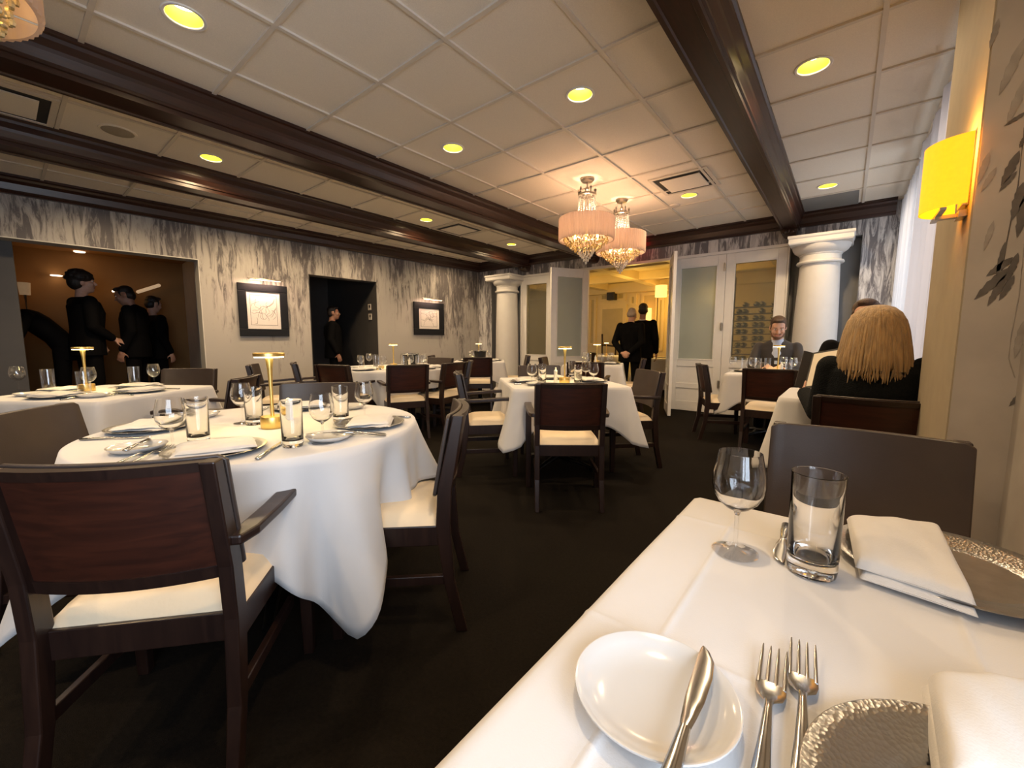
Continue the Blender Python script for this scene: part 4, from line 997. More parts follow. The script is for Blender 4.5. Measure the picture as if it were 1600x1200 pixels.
# G: corner table
GX, GY, GH, GR = -4.95, 5.25, .42, 41
tG = 'corner table'
table('square_table', 'square pedestal table in the far left corner under a white cloth', GX, GY, (GH, GH), R_(GR))
cloth('white cloth on the corner table by the left column', GX, GY, R_(GR), rect(GH, GH), drop_rect(GH, GH, .30), 19, fold_k=.45)
for a, n, it in ((-49, 'front seat', 'w'), (41, 'right seat', 'cnb'), (221, 'left seat', 'cnw'), (131, 'far seat', 'w')): setting(GX, GY, R_(a), GH, tG, n, it)
ware('lamp', (GX-.08, GY+.06), 0, 'gold table lamp on the '+tG); ware('bucket', (GX+.12, GY-.12), 0, 'black wine bucket with steel rim on the '+tG)
for a, n in ((-49, 'dark chair with its back to the camera at the front of the corner table'), (41, 'dark chair in profile at the right of the corner table, in front of the column'), (221, 'dark chair at the left of the corner table')):
    chair(GX+.84*math.cos(R_(a)), GY+.84*math.sin(R_(a)), R_(a+180), n, False)
# H: table before the doorway
HX, HY, HH, HR = -2.98, 5.70, .42, 23
tH = 'doorway table'
table('square_table', 'square pedestal table in front of the amber doorway under a white cloth', HX, HY, (HH, HH), R_(HR))
cloth('white cloth on the table in front of the amber doorway', HX, HY, R_(HR), rect(HH, HH), drop_rect(HH, HH, .32), 23, fold_k=.45)
for a, n, it in ((-67, 'front seat', 'bk'), (23, 'right seat', 'cnt'), (113, 'far seat', 'wt'), (203, 'left seat', 'cnwt')): setting(HX, HY, R_(a), HH, tH, n, it)
for dx, dy, k, n in ((.16, -.02, 'tumbler', 'middle water tumbler'), (.27, .02, 'wine', 'right hand stemmed wine glass'), (.20, .10, 'tumbler', 'rear water tumbler')): ware(k, (HX+dx, HY+dy), 0, n+' on the '+tH)
ware('lamp', (HX-.02, HY+.12), 0, 'gold table lamp on the '+tH); ware('grinder', (HX+.03, HY-.02), 0, 'white pepper grinder on the '+tH)
for a, rr_, n in ((-67, 1.32, 'dark armchair pulled out before the doorway table, behind the middle table'), (23, .72, 'dark chair seen edge on at the right of the doorway table, before the standing men'), (203, .80, 'dark chair at the left of the doorway table, before the open leaf')):
    chair(HX+rr_*math.cos(R_(a)), HY+rr_*math.sin(R_(a)), R_(a+180), n, a == -67)
# E: table with the seated man
EX, EY, EH, ER = -.62, 5.40, .42, 4
tE = 'bearded man\'s table'
table('square_table', 'square pedestal table of the seated bearded man under a white cloth', EX, EY, (EH, EH), R_(ER))
cloth('white cloth on the table of the seated bearded man', EX, EY, R_(ER), rect(EH, EH), drop_rect(EH, EH, .29), 29, fold_k=.45)
for a, n, it in ((-86, 'front seat', 'cn'), (4, 'right seat', 'cnw'), (184, 'left seat', 'cnb')): setting(EX, EY, R_(a), EH, tE, n, it)
for px, py, yy, k, n in ((1145, 0, 5.25, 'wine', 'leftmost stemmed wine glass'), (1163, 0, 5.28, 'tumbler', 'leftmost water tumbler'), (1176, 0, 5.15, 'wine', 'second stemmed wine glass from the left'), (1184, 0, 5.42, 'tumbler', 'second water tumbler from the left'), (1199, 0, 5.55, 'tumbler', 'water tumbler left of the lamp, in front of the man,'), (1232, 0, 5.3, 'tumbler', 'water tumbler right of the grinder'), (1239, 0, 5.45, 'wine', 'rightmost stemmed wine glass')):
    p_ = PY(px, 575, yy); ware(k, p_, 0, n+' on the '+tE)
p_ = PY(1215, 577, 5.35); ware('lamp', p_, 0, 'gold table lamp on the '+tE)
p_ = PY(1221, 577, 5.28); ware('grinder', p_, 0, 'white pepper grinder on the '+tE)
chair(-.545, 4.55, R_(92), 'dark armless chair with its back to the camera before the bearded man\'s table', False)
chair(-1.27, 5.02, R_(24), 'dark armless chair at the left of the seated bearded man\'s table, before the glass doors', False)
chair(-.60, 6.30, R_(-88), 'dark chair the bearded man in the grey jacket sits on', False)
# F: table of the blonde woman
FX, FY = -.02, 3.46
table('square_table', 'small square table between the blonde woman and her companion', FX, FY, (.29, .36), 0)
cloth('white cloth on the small table between the blonde woman and her companion', FX, FY, 0, rect(.29, .36), drop_rect(.29, .36, .30), 31, fold_k=.45)
chair(.115, 2.52, R_(90), 'dark chair the blonde woman sits on, its back to the camera', False)
chair(.15, 4.45, R_(-90), 'dark chair of the companion hidden behind the blonde woman', False)
# amber room table
p_ = PY(1036, 582, 8.6)
table('square_table', 'table in the amber room right of the standing men under a cream cloth', p_.x, 8.6, (.45, .45), .1)
cloth('cream lit cloth on the amber room table right of the standing men', p_.x, 8.6, .1, rect(.45, .45), drop_rect(.45, .45, .6), 37, fold_k=.45)
ware('lamp', PY(1019, 560, 8.6), 0, 'gold table lamp in the amber room, right of the standing men'); ware('grinder', PY(1024, 560, 8.5), 0, 'white pepper grinder on the amber room table'); ware('charger', PY(1034, 560, 8.6), 0, 'plate on the amber room table')
q_ = PY(946, 582, 8.9)
table('square_table', 'table in the amber room left of the standing men', q_.x, 8.9, (.45, .45), .1); cloth('cream cloth on the amber room table left of the standing men', q_.x, 8.9, .1, rect(.45, .45), drop_rect(.45, .45, .6), 41, fold_k=.45)
ware('lamp', PY(947, 560, 8.9), 0, 'gold table lamp in the amber room, left of the standing men')
chair(p_.x+.15, 9.5, R_(-95), 'dark chair behind the amber room table at the right', False)
chair(q_.x-.05, 8.05, R_(90), 'dark chair at the near side of the amber room table at the left', False)

# ------------------------------------------------------------------ near table at the bottom right
NX, NY, NHX, NHY = .072, .30, .322, .70
table('rectangular_table', 'near table at the bottom right under a white cloth', NX, NY, (NHX-.004, NHY-.004), 0)
def near_cloth():
    def ridge(x, c, w=.005, h=.0026): return h*math.exp(-((x-c)/w)**2)
    cre_x = (-.152, .141); cre_y = (.86, .47, .12)
    xs = sorted(set([NX-NHX+.0+(2*NHX)*i/70 for i in range(71)]+[c+d for c in cre_x for d in (-.009, -.006, -.003, 0, .003, .006, .009)]))
    ys = sorted(set([NY-NHY+(2*NHY)*i/90 for i in range(91)]+[c+d for c in cre_y for d in (-.009, -.006, -.003, 0, .003, .006, .009)]))
    def z(x, y):
        a = abs(x-NX)/NHX; b = abs(y-NY)/NHY
        edge = -.004*max(0, (a-.97)/.03)**2-.004*max(0, (b-.985)/.015)**2
        return TT+sum(ridge(x, c) for c in cre_x)+sum(ridge(y, c, .006, .0018) for c in cre_y)+.0004*math.sin(21*x+9*y)+.0004*math.sin(-13*x+17*y)+edge-.0012
    m = MB(); nx_, ny_ = len(xs), len(ys)
    vs = [(x, y, z(x, y)) for y in ys for x in xs]
    fs = [(j*nx_+i, j*nx_+i+1, (j+1)*nx_+i+1, (j+1)*nx_+i) for j in range(ny_-1) for i in range(nx_-1)]
    # skirts
    loop = [i for i in range(nx_)]+[j*nx_+nx_-1 for j in range(1, ny_)]+[(ny_-1)*nx_+i for i in range(nx_-2, -1, -1)]+[j*nx_ for j in range(ny_-2, 0, -1)]
    n = len(loop); prev = loop
    for k in range(1, 13):
        v = k/12; cur = []
        for q, idx in enumerate(loop):
            x, y, zz = vs[idx]; a = 2*PI*q/n
            ox = (1 if idx % nx_ == nx_-1 else -1 if idx % nx_ == 0 else 0); oy = (1 if idx >= (ny_-1)*nx_ else -1 if idx < nx_ else 0)
            o = .006+.018*v+.012*v*math.sin(14*a+1)+.007*v*math.sin(31*a)
            if x > NX+NHX-.01: o = .003
            cor = 1 if ox and oy else 0
            vs.append((x+ox*o, y+oy*o, TT-.006-.30*v)); cur.append(len(vs)-1)
        for q in range(n): fs.append((prev[q], cur[q], cur[(q+1) % n], prev[(q+1) % n]))
        prev = cur
    m.add(vs, fs); o = m.build('tablecloth', M_cloth, None, smooth=True, ang=75)
    return tag(o, 'creased white cloth on the near table at the bottom right', 'tablecloth', 'white tablecloths')
near_cloth()
tN = 'bottom right near table'
def P2(x, y, z=TT): return T(x, y, z)
ware('hwine', P2(1148, 862), 0, 'large clear wine glass on the '+tN); ware('htumbler', P2(1267, 893), 0, 'large clear water tumbler beside the napkin on the '+tN)
ware('charger', (.148, .908), 0, 'hammered silver charger plate behind the tumbler on the '+tN); ware('charger', (.135, .395), .6, 'hammered silver charger plate cut by the bottom edge on the '+tN)
ware('bread', (-.125, .380), 0, 'white bread plate with a knife across it on the '+tN)
a, b_ = P2(1107, 1017, .763), P2(1052, 1195, .763)
d = (a-b_); ang = math.atan2(d.y, d.x)-PI/2; c_ = a-d.normalized()*.104
ware('knife', c_, ang, 'table knife laid across the white bread plate on the near table', .0178)
for (x0, y0), (x1, y1), n in (((1211, 1014), (1190, 1190), 'left dinner fork beside the bread plate on the near table'), ((1255, 1004), (1253, 1185), 'right dinner fork beside the bread plate on the near table')):
    a, b_ = P2(x0, y0, .75), P2(x1, y1, .75); d = a-b_; ang = math.atan2(d.y, d.x)-PI/2; c_ = a-d.normalized()*.096
    ware('fork', c_, ang, n, .0004)
a, b_ = P2(1216, 879), P2(1234, 803); d = a-b_; ang = math.atan2(d.y, d.x)-PI/2
ware('butter', a-d.normalized()*.080, ang, 'dark reflecting knife lying behind the tumbler on the near table', .0004)
ware('bread', (.30, .66), 0, 'white bread plate off to the right on the near table') if False else None
def hero_napkin(pix, z, label, thick, fold):
    """a folded napkin whose top outline is read off four corners; fold: which edge is the rolled one"""
    P = [T(x, y, z) for x, y in pix]; c = sum((p for p in P), V(0, 0, 0))/4; t = thing('napkin', label, 'napkin', (c.x, c.y, 0), 0, 'folded white napkins')
    def lay(z0, h, ins, sh, nm):
        Q = [(p-c)*(1-ins)+V(sh[0], sh[1], 0) for p in P]
        def at(u, v): return (Q[0]*(1-u)+Q[1]*u)*(1-v)+(Q[3]*(1-u)+Q[2]*u)*v
        def top(u, v):
            a, b = (u-.5)*2, (v-.5)*2; e = max(0, (1-abs(a)**14)*(1-abs(b)**14))**.45; p = at(u, v)
            return (p.x, p.y, z0+h*e+.0022*math.sin(5*u+2*v+z0*90)*e+.0010*math.sin(16*u-9*v)*e+.004*(1-a*a)*(1-b*b))
        def bot(u, v): p = at(1-u, v); return (p.x, p.y, z0+.002*(1-((u-.5)*2)**2))
        MB().grid(top, 48, 48).grid(bot, 48, 48).build(nm, M_napkin, t, smooth=True, ang=80)
    lay(TT+.0075, thick*.62, .03, fold, 'lower_fold'); lay(TT+.0080+thick*.62, thick*.75, 0, (0, 0), 'upper_fold')
hero_napkin(((1324, 800), (1468, 812), (1528, 930), (1338, 872)), TT+.035, 'large folded white napkin on the charger behind the tumbler on the near table', .020, (.004, -.009))
hero_napkin(((1452, 1044), (1640, 1058), (1690, 1230), (1480, 1230)), TT+.035, 'white napkin cut by the bottom right corner of the picture', .022, (-.004, .006))
chair(.055, 1.60, R_(-90), 'dark chair facing the camera at the far end of the near table', False)

# ------------------------------------------------------------------ people
def hand(mb, wrist, d, n, side, curl=.5, k=1.0):
    """d: direction of the fingers, n: back of the hand, side: +1 thumb towards d x n"""
    d = d.normalized(); n = (n-d*n.dot(d)).normalized(); t = d.cross(n)*side
    R = Matrix((t, d, n)).transposed()
    mb.caps(wrist-d*.02, wrist+d*.03, .024*k, .026*k, 12); mb.ell(wrist+d*.055*k, (.040*k, .050*k, .015*k), 14, 8, R)
    for i, L in enumerate((.072, .080, .075, .058)):
        off = t*(.029-.0195*i)*k; b = wrist+d*(.094-.004*abs(i-1.2))*k+off; c1 = math.cos(curl*.6); s1 = math.sin(curl*.6)
        m = b+(d*c1-n*s1)*L*.5*k+t*(.003*(1.2-i)); e = m+(d*math.cos(curl*1.8)-n*math.sin(curl*1.8))*L*.5*k
        mb.caps(b-d*.02*k, m, .0092*k, .0084*k, 8); mb.caps(m, e, .0084*k, .0068*k, 8)
    b = wrist+d*.022*k+t*.030*k; m = b+(d*.55+t*.75-n*.2).normalized()*.040*k; e = m+(d*.85+t*.2-n*.3).normalized()*.030*k
    mb.caps(b-t*.012, m, .0115*k, .0098*k, 8); mb.caps(m, e, .0098*k, .0078*k, 8)
def torso(mb, spine, lat=V(1, 0, 0), n=22):
    rs = []
    for i, (p, rx, ry) in enumerate(spine):
        a = Vector(spine[max(0, i-1)][0]); b = Vector(spine[min(len(spine)-1, i+1)][0]); d = (b-a).normalized(); y = d.cross(lat).normalized(); p = Vector(p)
        rs.append([p+lat*(rx*math.copysign(abs(math.cos(2*PI*j/n))**.85, math.cos(2*PI*j/n)))+y*(ry*math.sin(2*PI*j/n)) for j in range(n)])
    return mb.rings(rs)
def person(label, loc, rz, pose, s=1.0, jacket=None, trousers=None, skin=None, hair=None, style='short', extra=None, vox=.011, face=True, shirt=None, beard=None, cat='person', bulk=1.0):
    jacket = jacket or M_black; trousers = trousers or M_black; skin = skin or M_skin; hair = hair or M_hairb
    t = thing('person', label, cat, loc, rz)
    P = dict(pelvis=(0, 0, .96), waist=(0, .01, 1.10), chest=(0, .0, 1.29), neck=(0, -.015, 1.47), head=(0, .015, 1.635), pitch=0, yaw=0, tilt=0,
             shL=(-.185, -.01, 1.425), shR=(.185, -.01, 1.425), elL=(-.245, -.05, 1.14), elR=(.245, -.05, 1.14), wrL=(-.24, .06, .90), wrR=(.24, .06, .90),
             hipL=(-.09, 0, .93), hipR=(.09, 0, .93), knL=(-.10, .02, .50), knR=(.10, .02, .50), anL=(-.10, -.03, .09), anR=(.10, -.03, .09), hem=.80, handL=None, handR=None, curl=.5)
    P.update(pose)
    J = {k: Vector(v)*s for k, v in P.items() if isinstance(v, tuple) and k not in ('handL', 'handR')}
    Rh = Matrix.Rotation(P['yaw'], 3, 'Z') @ Matrix.Rotation(P['pitch'], 3, 'X') @ Matrix.Rotation(P['tilt'], 3, 'Y'); H = J['head']
    def h(x, y, z): return H+Rh @ (V(x, y, z)*s)
    def R(*r): return tuple(q*s for q in r)
    b = MB()
    b.ell(h(0, -.006, .022), R(.075, .095, .100), 22, 14, Rh); b.ell(h(0, .018, -.045), R(.060, .076, .075), 20, 12, Rh); b.ell(h(0, .050, -.085), R(.034, .036, .028), 14, 8, Rh)
    b.caps(h(0, .088, .018), h(0, .108, -.018), .0085*s, .0135*s, 10); b.caps(h(-.034, .080, .030), h(.034, .080, .030), .011*s, .011*s, 10)
    for q in (-1, 1): b.ell(h(q*.076, -.008, -.004), R(.011, .022, .032), 10, 8, Rh); b.ell(h(q*.042, .066, -.022), R(.024, .024, .024), 10, 8, Rh)
    b.caps(J['neck']+V(0, .0, -.03)*s, h(0, -.018, -.06), .056*s, .052*s, 16)
    torso(b, [(J['pelvis'], .13*s, .085*s), (J['waist'], .12*s, .08*s), (J['chest'], .14*s, .09*s), ((J['shL']+J['shR'])/2, .13*s, .06*s), (J['neck'], .05*s, .05*s)])
    for q in 'LR':
        b.caps(J['sh'+q], J['el'+q], .042*s, .034*s); b.caps(J['el'+q], J['wr'+q], .034*s, .025*s)
        b.caps(J['hip'+q], J['kn'+q], .072*s, .048*s); b.caps(J['kn'+q], J['an'+q], .048*s, .034*s)
        d, n = P['hand'+q] if P['hand'+q] else ((0, .2, -1), (-1 if q == 'L' else 1, 0, 0))
        hand(b, J['wr'+q]+(J['wr'+q]-J['el'+q]).normalized()*.015, Vector(d), Vector(n), P.get('thumb'+q, 1 if q == 'R' else -1), P['curl'], s)
    body = b.build('body', skin, t, smooth=True, remesh=vox)
    j = MB(); shm = (J['shL']+J['shR'])/2
    hemp = J['pelvis']+V(0, 0, -(P['pelvis'][2]-P['hem']))*s
    k_ = bulk; sp = [(hemp, .185*s*k_, .128*s*k_), (J['pelvis'], .178*s*k_, .125*s*k_), (J['waist'], .165*s*k_, .118*s*k_), (J['chest'], .188*s*k_, .128*s*k_), (shm+(J['chest']-shm)*.25, .195*s*k_, .112*s*k_), (shm+(J['neck']-shm)*.45, .150*s*k_, .085*s), (J['neck']+(J['neck']-shm)*.05, .068*s, .064*s)]
    if P['hem'] >= P['pelvis'][2]: sp = sp[1:]
    torso(j, sp)
    for q in 'LR':
        j.caps(J['sh'+q]+V(0, 0, -.012)*s, J['el'+q], .060*s*bulk, .052*s*bulk, 16); w_ = J['el'+q]+(J['wr'+q]-J['el'+q])*.93; j.caps(J['el'+q], w_, .052*s*bulk, .040*s*bulk, 16)
    j.build('jacket', jacket, t, smooth=True, remesh=vox)
    l = MB()
    torso(l, [(J['pelvis']+V(0, 0, .06)*s, .150*s, .11*s), (J['pelvis'], .16*s, .115*s), ((J['hipL']+J['hipR'])/2+V(0, 0, -.05)*s, .155*s, .11*s)])
    for q in 'LR': l.caps(J['hip'+q], J['kn'+q], .090*s, .068*s, 16); l.caps(J['kn'+q], J['an'+q]+(J['kn'+q]-J['an'+q])*.05, .066*s, .055*s, 16)
    l.build('trousers', trousers, t, smooth=True, remesh=vox*1.15)
    for q in 'LR':
        a = J['an'+q]; MB().rings([[(a.x+sx*w_*s, a.y+y*s, z*s) for sx, z in ((-1, 0), (1, 0), (1, hh*.6), (.5, hh), (-.5, hh), (-1, hh*.6))] for y, w_, hh in ((-.075, .03, .07), (-.05, .038, .10), (.03, .042, .09), (.10, .044, .06), (.16, .036, .045), (.185, .018, .03))]).build('shoe', M_leather, t, smooth=True, ang=50)
    # hair
    hm = MB()
    if style == 'short':
        hm.ell(h(0, -.024, .060), R(.081, .090, .076), 20, 12, Rh); hm.ell(h(0, -.046, .0), R(.078, .068, .078), 18, 12, Rh); hm.ell(h(0, .042, .108), R(.056, .044, .024), 14, 8, Rh)
        for q in (-1, 1): hm.caps(h(q*.070, .030, .04), h(q*.074, .024, -.004), .012*s, .007*s, 8)
    elif style == 'bald':
        hm.ell(h(0, -.040, .010), R(.081, .068, .070), 18, 12, Rh); hm.ell(h(0, -.025, .070), R(.066, .075, .058), 18, 12, Rh)
    elif style == 'bushy':
        hm.ell(h(0, -.02, .065), R(.108, .118, .088), 20, 12, Rh); hm.ell(h(0, -.055, .0), R(.092, .08, .085), 18, 12, Rh)
        rr = random.Random(2)
        for _ in range(46):
            a, e = rr.uniform(0, 6.28), rr.uniform(-.2, 1.4); hm.ell(h(.102*math.cos(a)*math.cos(e), -.025+.110*math.sin(a)*math.cos(e), .06+.088*math.sin(e)), R(.020, .020, .018), 8, 6)
    if style in ('short', 'bald', 'bushy'): hm.build('hair', hair, t, smooth=True, remesh=.008)
    if face:
        for q in (-1, 1):
            e = MB().ell(h(q*.031, .079, .016), R(.0125, .0095, .0075), 12, 8, Rh).build('eye', M_eye, t, smooth=True)
            MB().ell(h(q*.031, .0875, .015), R(.0056, .003, .0056), 10, 6, Rh).build('iris', M_iris, e, smooth=True)
            MB().caps(h(q*.017, .091, .037), h(q*.048, .083, .038), .0042*s, .003*s, 8).build('eyebrow', hair if beard is None else beard, t, smooth=True)
        if beard:
            bm = MB(); bm.ell(h(0, .048, -.088), R(.042, .042, .034), 16, 10, Rh); bm.caps(h(-.024, .086, -.040), h(.024, .086, -.040), .0105*s, .0105*s, 8)
            for q in (-1, 1): bm.caps(h(q*.060, .018, -.045), h(q*.046, .045, -.082), .014*s, .018*s, 10)
            bm.build('beard', beard, t, smooth=True, remesh=.007)
        MB().caps(h(-.020, .095 if beard else .0895, -.056), h(.020, .095 if beard else .0895, -.056), .006*s, .006*s, 8).build('mouth', M_lip, t, smooth=True)
    if shirt:
        c = J['neck']; f_ = MB()
        f_.caps(J['neck']+V(0, .004, -.04)*s, J['neck']+V(0, .006, -.004)*s, .068*s, .061*s, 16); f_.build('shirt_collar', shirt, t, smooth=True)
        dirn = (J['neck']-J['chest']).normalized(); fr_ = dirn.cross(V(1, 0, 0))*-1
        fwd = V(1, 0, 0).cross(dirn)*-1
        if fwd.y < 0: fwd = -fwd
        q0 = J['neck']+fwd*.058*s-dirn*.01*s; q1 = J['chest']+fwd*.118*s-dirn*.06*s
        MB().rings([[q+V(w_, 0, 0)+fwd*o for w_, o in ((-w, 0), (-w*.5, .010*s), (w*.5, .010*s), (w, 0), (0, -.03*s))] for q, w in ((q0, .040*s), ((q0+q1)/2+fwd*.022*s, .045*s), (q1, .020*s))]).build('shirt_front', shirt, t, smooth=True, ang=60)
    if extra: extra(t, h, J, s, Rh)
    return t
SEAT = dict(pelvis=(0, -.02, .56), waist=(0, .01, .69), chest=(0, .02, .87), neck=(0, .03, 1.045), head=(0, .065, 1.20), shL=(-.185, .02, 1.0), shR=(.185, .02, 1.0), elL=(-.25, .12, .78), elR=(.25, .12, .78), wrL=(-.14, .36, .80), wrR=(.14, .36, .80),
            hipL=(-.09, .04, .54), hipR=(.09, .04, .54), knL=(-.11, .42, .53), knR=(.11, .42, .53), anL=(-.11, .42, .09), anR=(.11, .42, .09), hem=.54, handL=((.3, 1, -.15), (0, .2, 1)), handR=((-.3, 1, -.15), (0, .2, 1)))
# the two men in the doorway
person('grey haired man in a dark suit, hands clasped behind his back, in the amber doorway', (PY(984, 560, 6.66).x, 6.66, 0), R_(3),
       dict(neck=(0, .01, 1.455), head=(0, .045, 1.605), pitch=-.22, elL=(-.245, -.11, 1.13), elR=(.245, -.11, 1.13), wrL=(-.080, -.215, .955), wrR=(.080, -.215, .955), handL=((1, -.15, -.55), (0, -1, .1)), handR=((-1, -.15, -.55), (0, -1, .1)), curl=.8, hem=.78), s=.945, bulk=1.12, jacket=M_black, hair=M_hairg, style='bald', shirt=M_wshirt, vox=.0085, skin=M_skin)
person('man with short black hair in black, behind the grey haired man in the doorway', (PY(1002, 560, 7.12).x, 7.12, 0), R_(8), dict(pitch=-.12, yaw=.2), s=.985, bulk=1.12, hair=M_hairb, skin=M_skind, shirt=M_wshirt)
# staff in the dark openings
def lc(x, px):
    d = ray(px, 500); k = x/d.x; return (x, d.y*k, 0)
person('young man with bushy dark hair in black, reaching out one hand in the dark opening', lc(-7.7, 133), R_(14), dict(yaw=-.35, pitch=.05, chest=(0, .02, 1.29), elR=(.25, -.03, 1.13), wrR=(.20, .15, 1.00), elL=(-.24, .0, 1.14), wrL=(-.14, .16, .98), handR=((-.1, 1, -.35), (.7, 0, .7)), hem=.8), s=1.115, style='bushy', vox=.0095, bulk=1.15)
person('man in black with bowed head facing left in the dark opening', lc(-7.8, 210), R_(150), dict(head=(0, .075, 1.60), neck=(0, .02, 1.46), pitch=-.38, tilt=.2, yaw=.2), s=1.06, bulk=1.1, skin=M_skind)
person('man in a black coat seen from behind, at the right in the dark opening', lc(-8.4, 240), R_(20), dict(pitch=-.2), s=1.0, bulk=1.15)
person('stooping figure in black at the far left of the dark opening, head hidden', lc(-8.0, 92), R_(178), dict(pelvis=(0, -.04, .95), waist=(0, .04, 1.10), chest=(0, .17, 1.25), neck=(0, .32, 1.37), head=(0, .46, 1.40), shL=(-.19, .26, 1.35), shR=(.19, .26, 1.35), elL=(-.24, .36, 1.08), elR=(.24, .36, 1.08), wrL=(-.2, .50, .88), wrR=(.2, .50, .88), pitch=-.7), s=1.03, face=False)
person('man in black with a turned face standing in the dark square recess', lc(-7.1, 519), R_(-25), dict(yaw=-.15, head=(0, .03, 1.62)), s=.965, bulk=1.2, hair=M_hairb, skin=M_skind)
# the bearded man at the table near the right column
person('bearded man in a dark grey jacket seated near the right column, looking down', (PY(1214, 560, 6.02).x, 6.02, 0), PI+.05,
       dict(SEAT, neck=(0, .09, 1.055), head=(0, .165, 1.20), pitch=-.42, yaw=.12, chest=(0, .05, .87), shL=(-.185, .06, .99), shR=(.185, .06, .99), elL=(-.245, .17, .77), elR=(.245, .17, .77), wrL=(-.07, .37, .77), wrR=(.07, .37, .77), hem=.5), s=1.04, jacket=M_suit, hair=M_hairbr, shirt=M_shirt, beard=M_beard, vox=.0085)
# companion behind the blonde woman
person('person in a dark jacket mostly hidden behind the blonde woman', (.10, 4.18, 0), PI, dict(SEAT, pitch=-.1), s=1.06, hair=M_hairbr, shirt=M_wshirt)
# the blonde woman from behind
def bob(t, h, J, s, Rh):
    m = MB(); n = 120; r = random.Random(9); ph = [r.uniform(0, 6.28) for _ in range(8)]
    prof = [(.002, .1300), (.036, .1265), (.066, .113), (.090, .088), (.106, .052), (.115, .008), (.121, -.04), (.126, -.09), (.1285, -.135), (.128, -.175), (.125, -.212)]
    rs = []
    for k, (rad, z) in enumerate(prof):
        R = []
        for i in range(n):
            a = 2*PI*i/n; c, q = math.cos(a), math.sin(a); f = max(0, (k-2)/8)
            rr = rad*(1+.014*math.sin(7*a+ph[0])*f+.012*math.sin(19*a+ph[1]+.25*k)*f+.008*math.sin(37*a+ph[2])*f)
            y = rr*q*(1.0 if q < 0 else .78)-.012
            e = max(0, (k-7)/3)
            zz = z+e*(.008*math.sin(3*a+ph[3])+.006*math.sin(11*a+ph[4])+.006*math.sin(26*a+ph[5]))
            if q > .55 and k > 3: y = min(y, .045)
            R.append(h(rr*c, y, zz))
        rs.append(R)
    m.rings(rs, True, True).build('hair', M_blond, t, smooth=True, ang=180, sub=1)
    lk = MB()
    for i in range(120):
        a = PI*.92+PI*1.16*(i+.5)/120+r.uniform(-.03, .03); c, q = math.cos(a), math.sin(a); w = .0045+r.random()*.0045; g = r.uniform(-.02, .02); bt = r.uniform(-.012, .022)
        yy = lambda rad: rad*q*(1.0 if q < 0 else .78)-.012
        pp = prof[1:]; pts = []; ws = []
        for q_ in range(19):
            u_ = q_/18*(len(pp)-1); a0 = min(int(u_), len(pp)-2); fr = u_-a0
            rad = pp[a0][0]*(1-fr)+pp[a0+1][0]*fr; z_ = pp[a0][1]*(1-fr)+pp[a0+1][1]*fr
            pts.append(h((rad+.0015)*c+g*(q_/18)**2, yy(rad+.0015), z_)); ws.append(w*min(1, .25+q_/10)*(1 if q_ < 16 else .8))
        e_ = .121+r.uniform(-.008, .010); pts.append(h(e_*c+g*1.3, yy(e_), -.236-bt)); ws.append(.0012)
        lk.tube(pts, ws, 6, flat=.5)
    tag(lk.build('hair_strand', M_blond, t, smooth=True), kind='stuff')
wx = .115
person('blonde woman in a black knit top seen from behind, seated beside the pier', (wx, 2.74, 0), R_(2),
       dict(SEAT, neck=(0, .0, .995), head=(-.005, .02, 1.118), pitch=-.10, chest=(0, .0, .83), shL=(-.168, .0, .955), shR=(.180, .0, .955), elL=(-.205, .02, .70), elR=(.225, .08, .70), wrL=(-.275, .275, .775), wrR=(.12, .30, .80), handL=((.05, .8, .55), (-1, .1, .2)), curl=1.1, hem=.50), s=1.02, jacket=M_knit, hair=M_blond, style='bob', vox=.0075, extra=bob, shirt=None)
m0 = PY(1263, 580, 3.10)
t = thing('menu', 'open menu in a black cover with a cream page, held beside the blonde woman', 'menu', m0, R_(-8))
Rm = Matrix.Rotation(R_(-38), 4, 'X')
MB(Rm @ Matrix.Rotation(R_(25), 4, 'Z')).box(-.050, .0, -.003, .003, -.13, .14).build('cover_left', M_leather, t, bevel=.002)
MB(Rm @ Matrix.Rotation(R_(-20), 4, 'Z')).box(.0, .17, -.003, .003, -.13, .14).build('cover_right', M_leather, t, bevel=.002)
MB(Rm @ Matrix.Rotation(R_(-20), 4, 'Z')).box(.012, .155, -.0048, -.003, -.115, .125).build('page', M_paper, t)

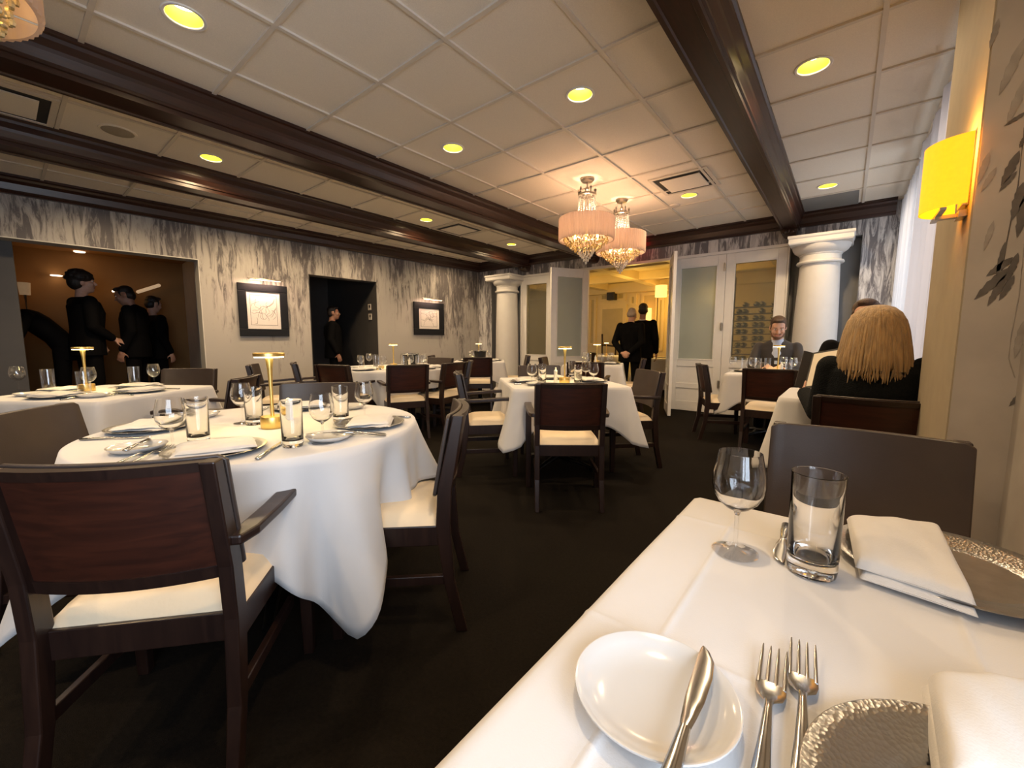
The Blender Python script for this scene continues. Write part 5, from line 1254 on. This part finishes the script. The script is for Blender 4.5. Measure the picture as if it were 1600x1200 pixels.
# ------------------------------------------------------------------ light
def area(name, loc, target, sx, sy, e, col):
    l = bpy.data.lights.new(name, 'AREA'); l.shape = 'RECTANGLE'; l.size = sx; l.size_y = sy; l.energy = e; l.color = col
    o = bpy.data.objects.new(name, l); COL.objects.link(o); o.location = loc; o.rotation_euler = (Vector(target)-Vector(loc)).to_track_quat('-Z', 'Y').to_euler(); return o
area('daylight_near_window', (XR+.55, -.70, 1.45), (-2, -.1, 1.0), 2.0, 1.3, 72, (.72, .84, 1))
area('daylight_far_window', (XR+.75, 4.75, 1.6), (-2, 4.75, 1.3), 3.2, 1.9, 40, (.84, .92, 1))
for i, j in ((-3.5, -.5), (-3.5, 1.5), (-5.5, .5), (-3.5, 4.5), (-1.5, -2.5)):  # added fill spots out of view, no fixtures, to brighten the near room
    x, y = gpt(i, j); l = bpy.data.lights.new('downlight_or_fill_beam', 'SPOT'); l.energy = DLW; l.color = (1, .72, .42); l.spot_size = math.radians(162); l.spot_blend = .85; l.shadow_soft_size = .05
    o = bpy.data.objects.new('downlight_or_fill_beam', l); COL.objects.link(o); o.location = (x, y, CZ-.02)
def point(name, loc, e, col, r=.1):
    l = bpy.data.lights.new(name, 'POINT'); l.energy = e; l.color = col; l.shadow_soft_size = r
    o = bpy.data.objects.new(name, l); COL.objects.link(o); o.location = loc
for x, y in ((-5.4, 8.4), (-3.6, 8.6), (-2.0, 8.4), (-3.2, 9.9)): point('amber_room_lamp', (x, y, 1.95), 17, (1, .58, .13))
point('corridor_lamp_glow', tuple(cor(150, 470, 2.1)+V(0, 0, .35)), 1.6, (1, .5, .14)); point('corridor_lamp_glow', tuple(cor(40, 440, 2.3)), .5, (1, .5, .2))
W = bpy.data.worlds.new('sky'); SC.world = W; W.use_nodes = True
W.node_tree.nodes['Background'].inputs[0].default_value = (.75, .85, 1, 1); W.node_tree.nodes['Background'].inputs[1].default_value = 1.2

# ------------------------------------------------------------------ camera and view
c = bpy.data.cameras.new('camera'); co = bpy.data.objects.new('camera', c); COL.objects.link(co)
c.sensor_width = 36; c.sensor_fit = 'HORIZONTAL'; c.lens = 36*FPX/1600; c.clip_start = .02; c.clip_end = 60
co.matrix_world = Matrix.Translation(CAM) @ Matrix((RT, UP, -FW)).transposed().to_4x4()
SC.camera = co
SC.view_settings.view_transform = 'Standard'; SC.view_settings.look = 'None'; SC.view_settings.gamma = 1; SC.view_settings.use_curve_mapping = False
SC.view_settings.exposure = 0.3
SC.cycles.max_bounces = 10; SC.cycles.transparent_max_bounces = 16; SC.cycles.transmission_bounces = 10; SC.cycles.diffuse_bounces = 5; SC.cycles.sample_clamp_indirect = 6; SC.cycles.caustics_reflective = False; SC.cycles.caustics_refractive = False
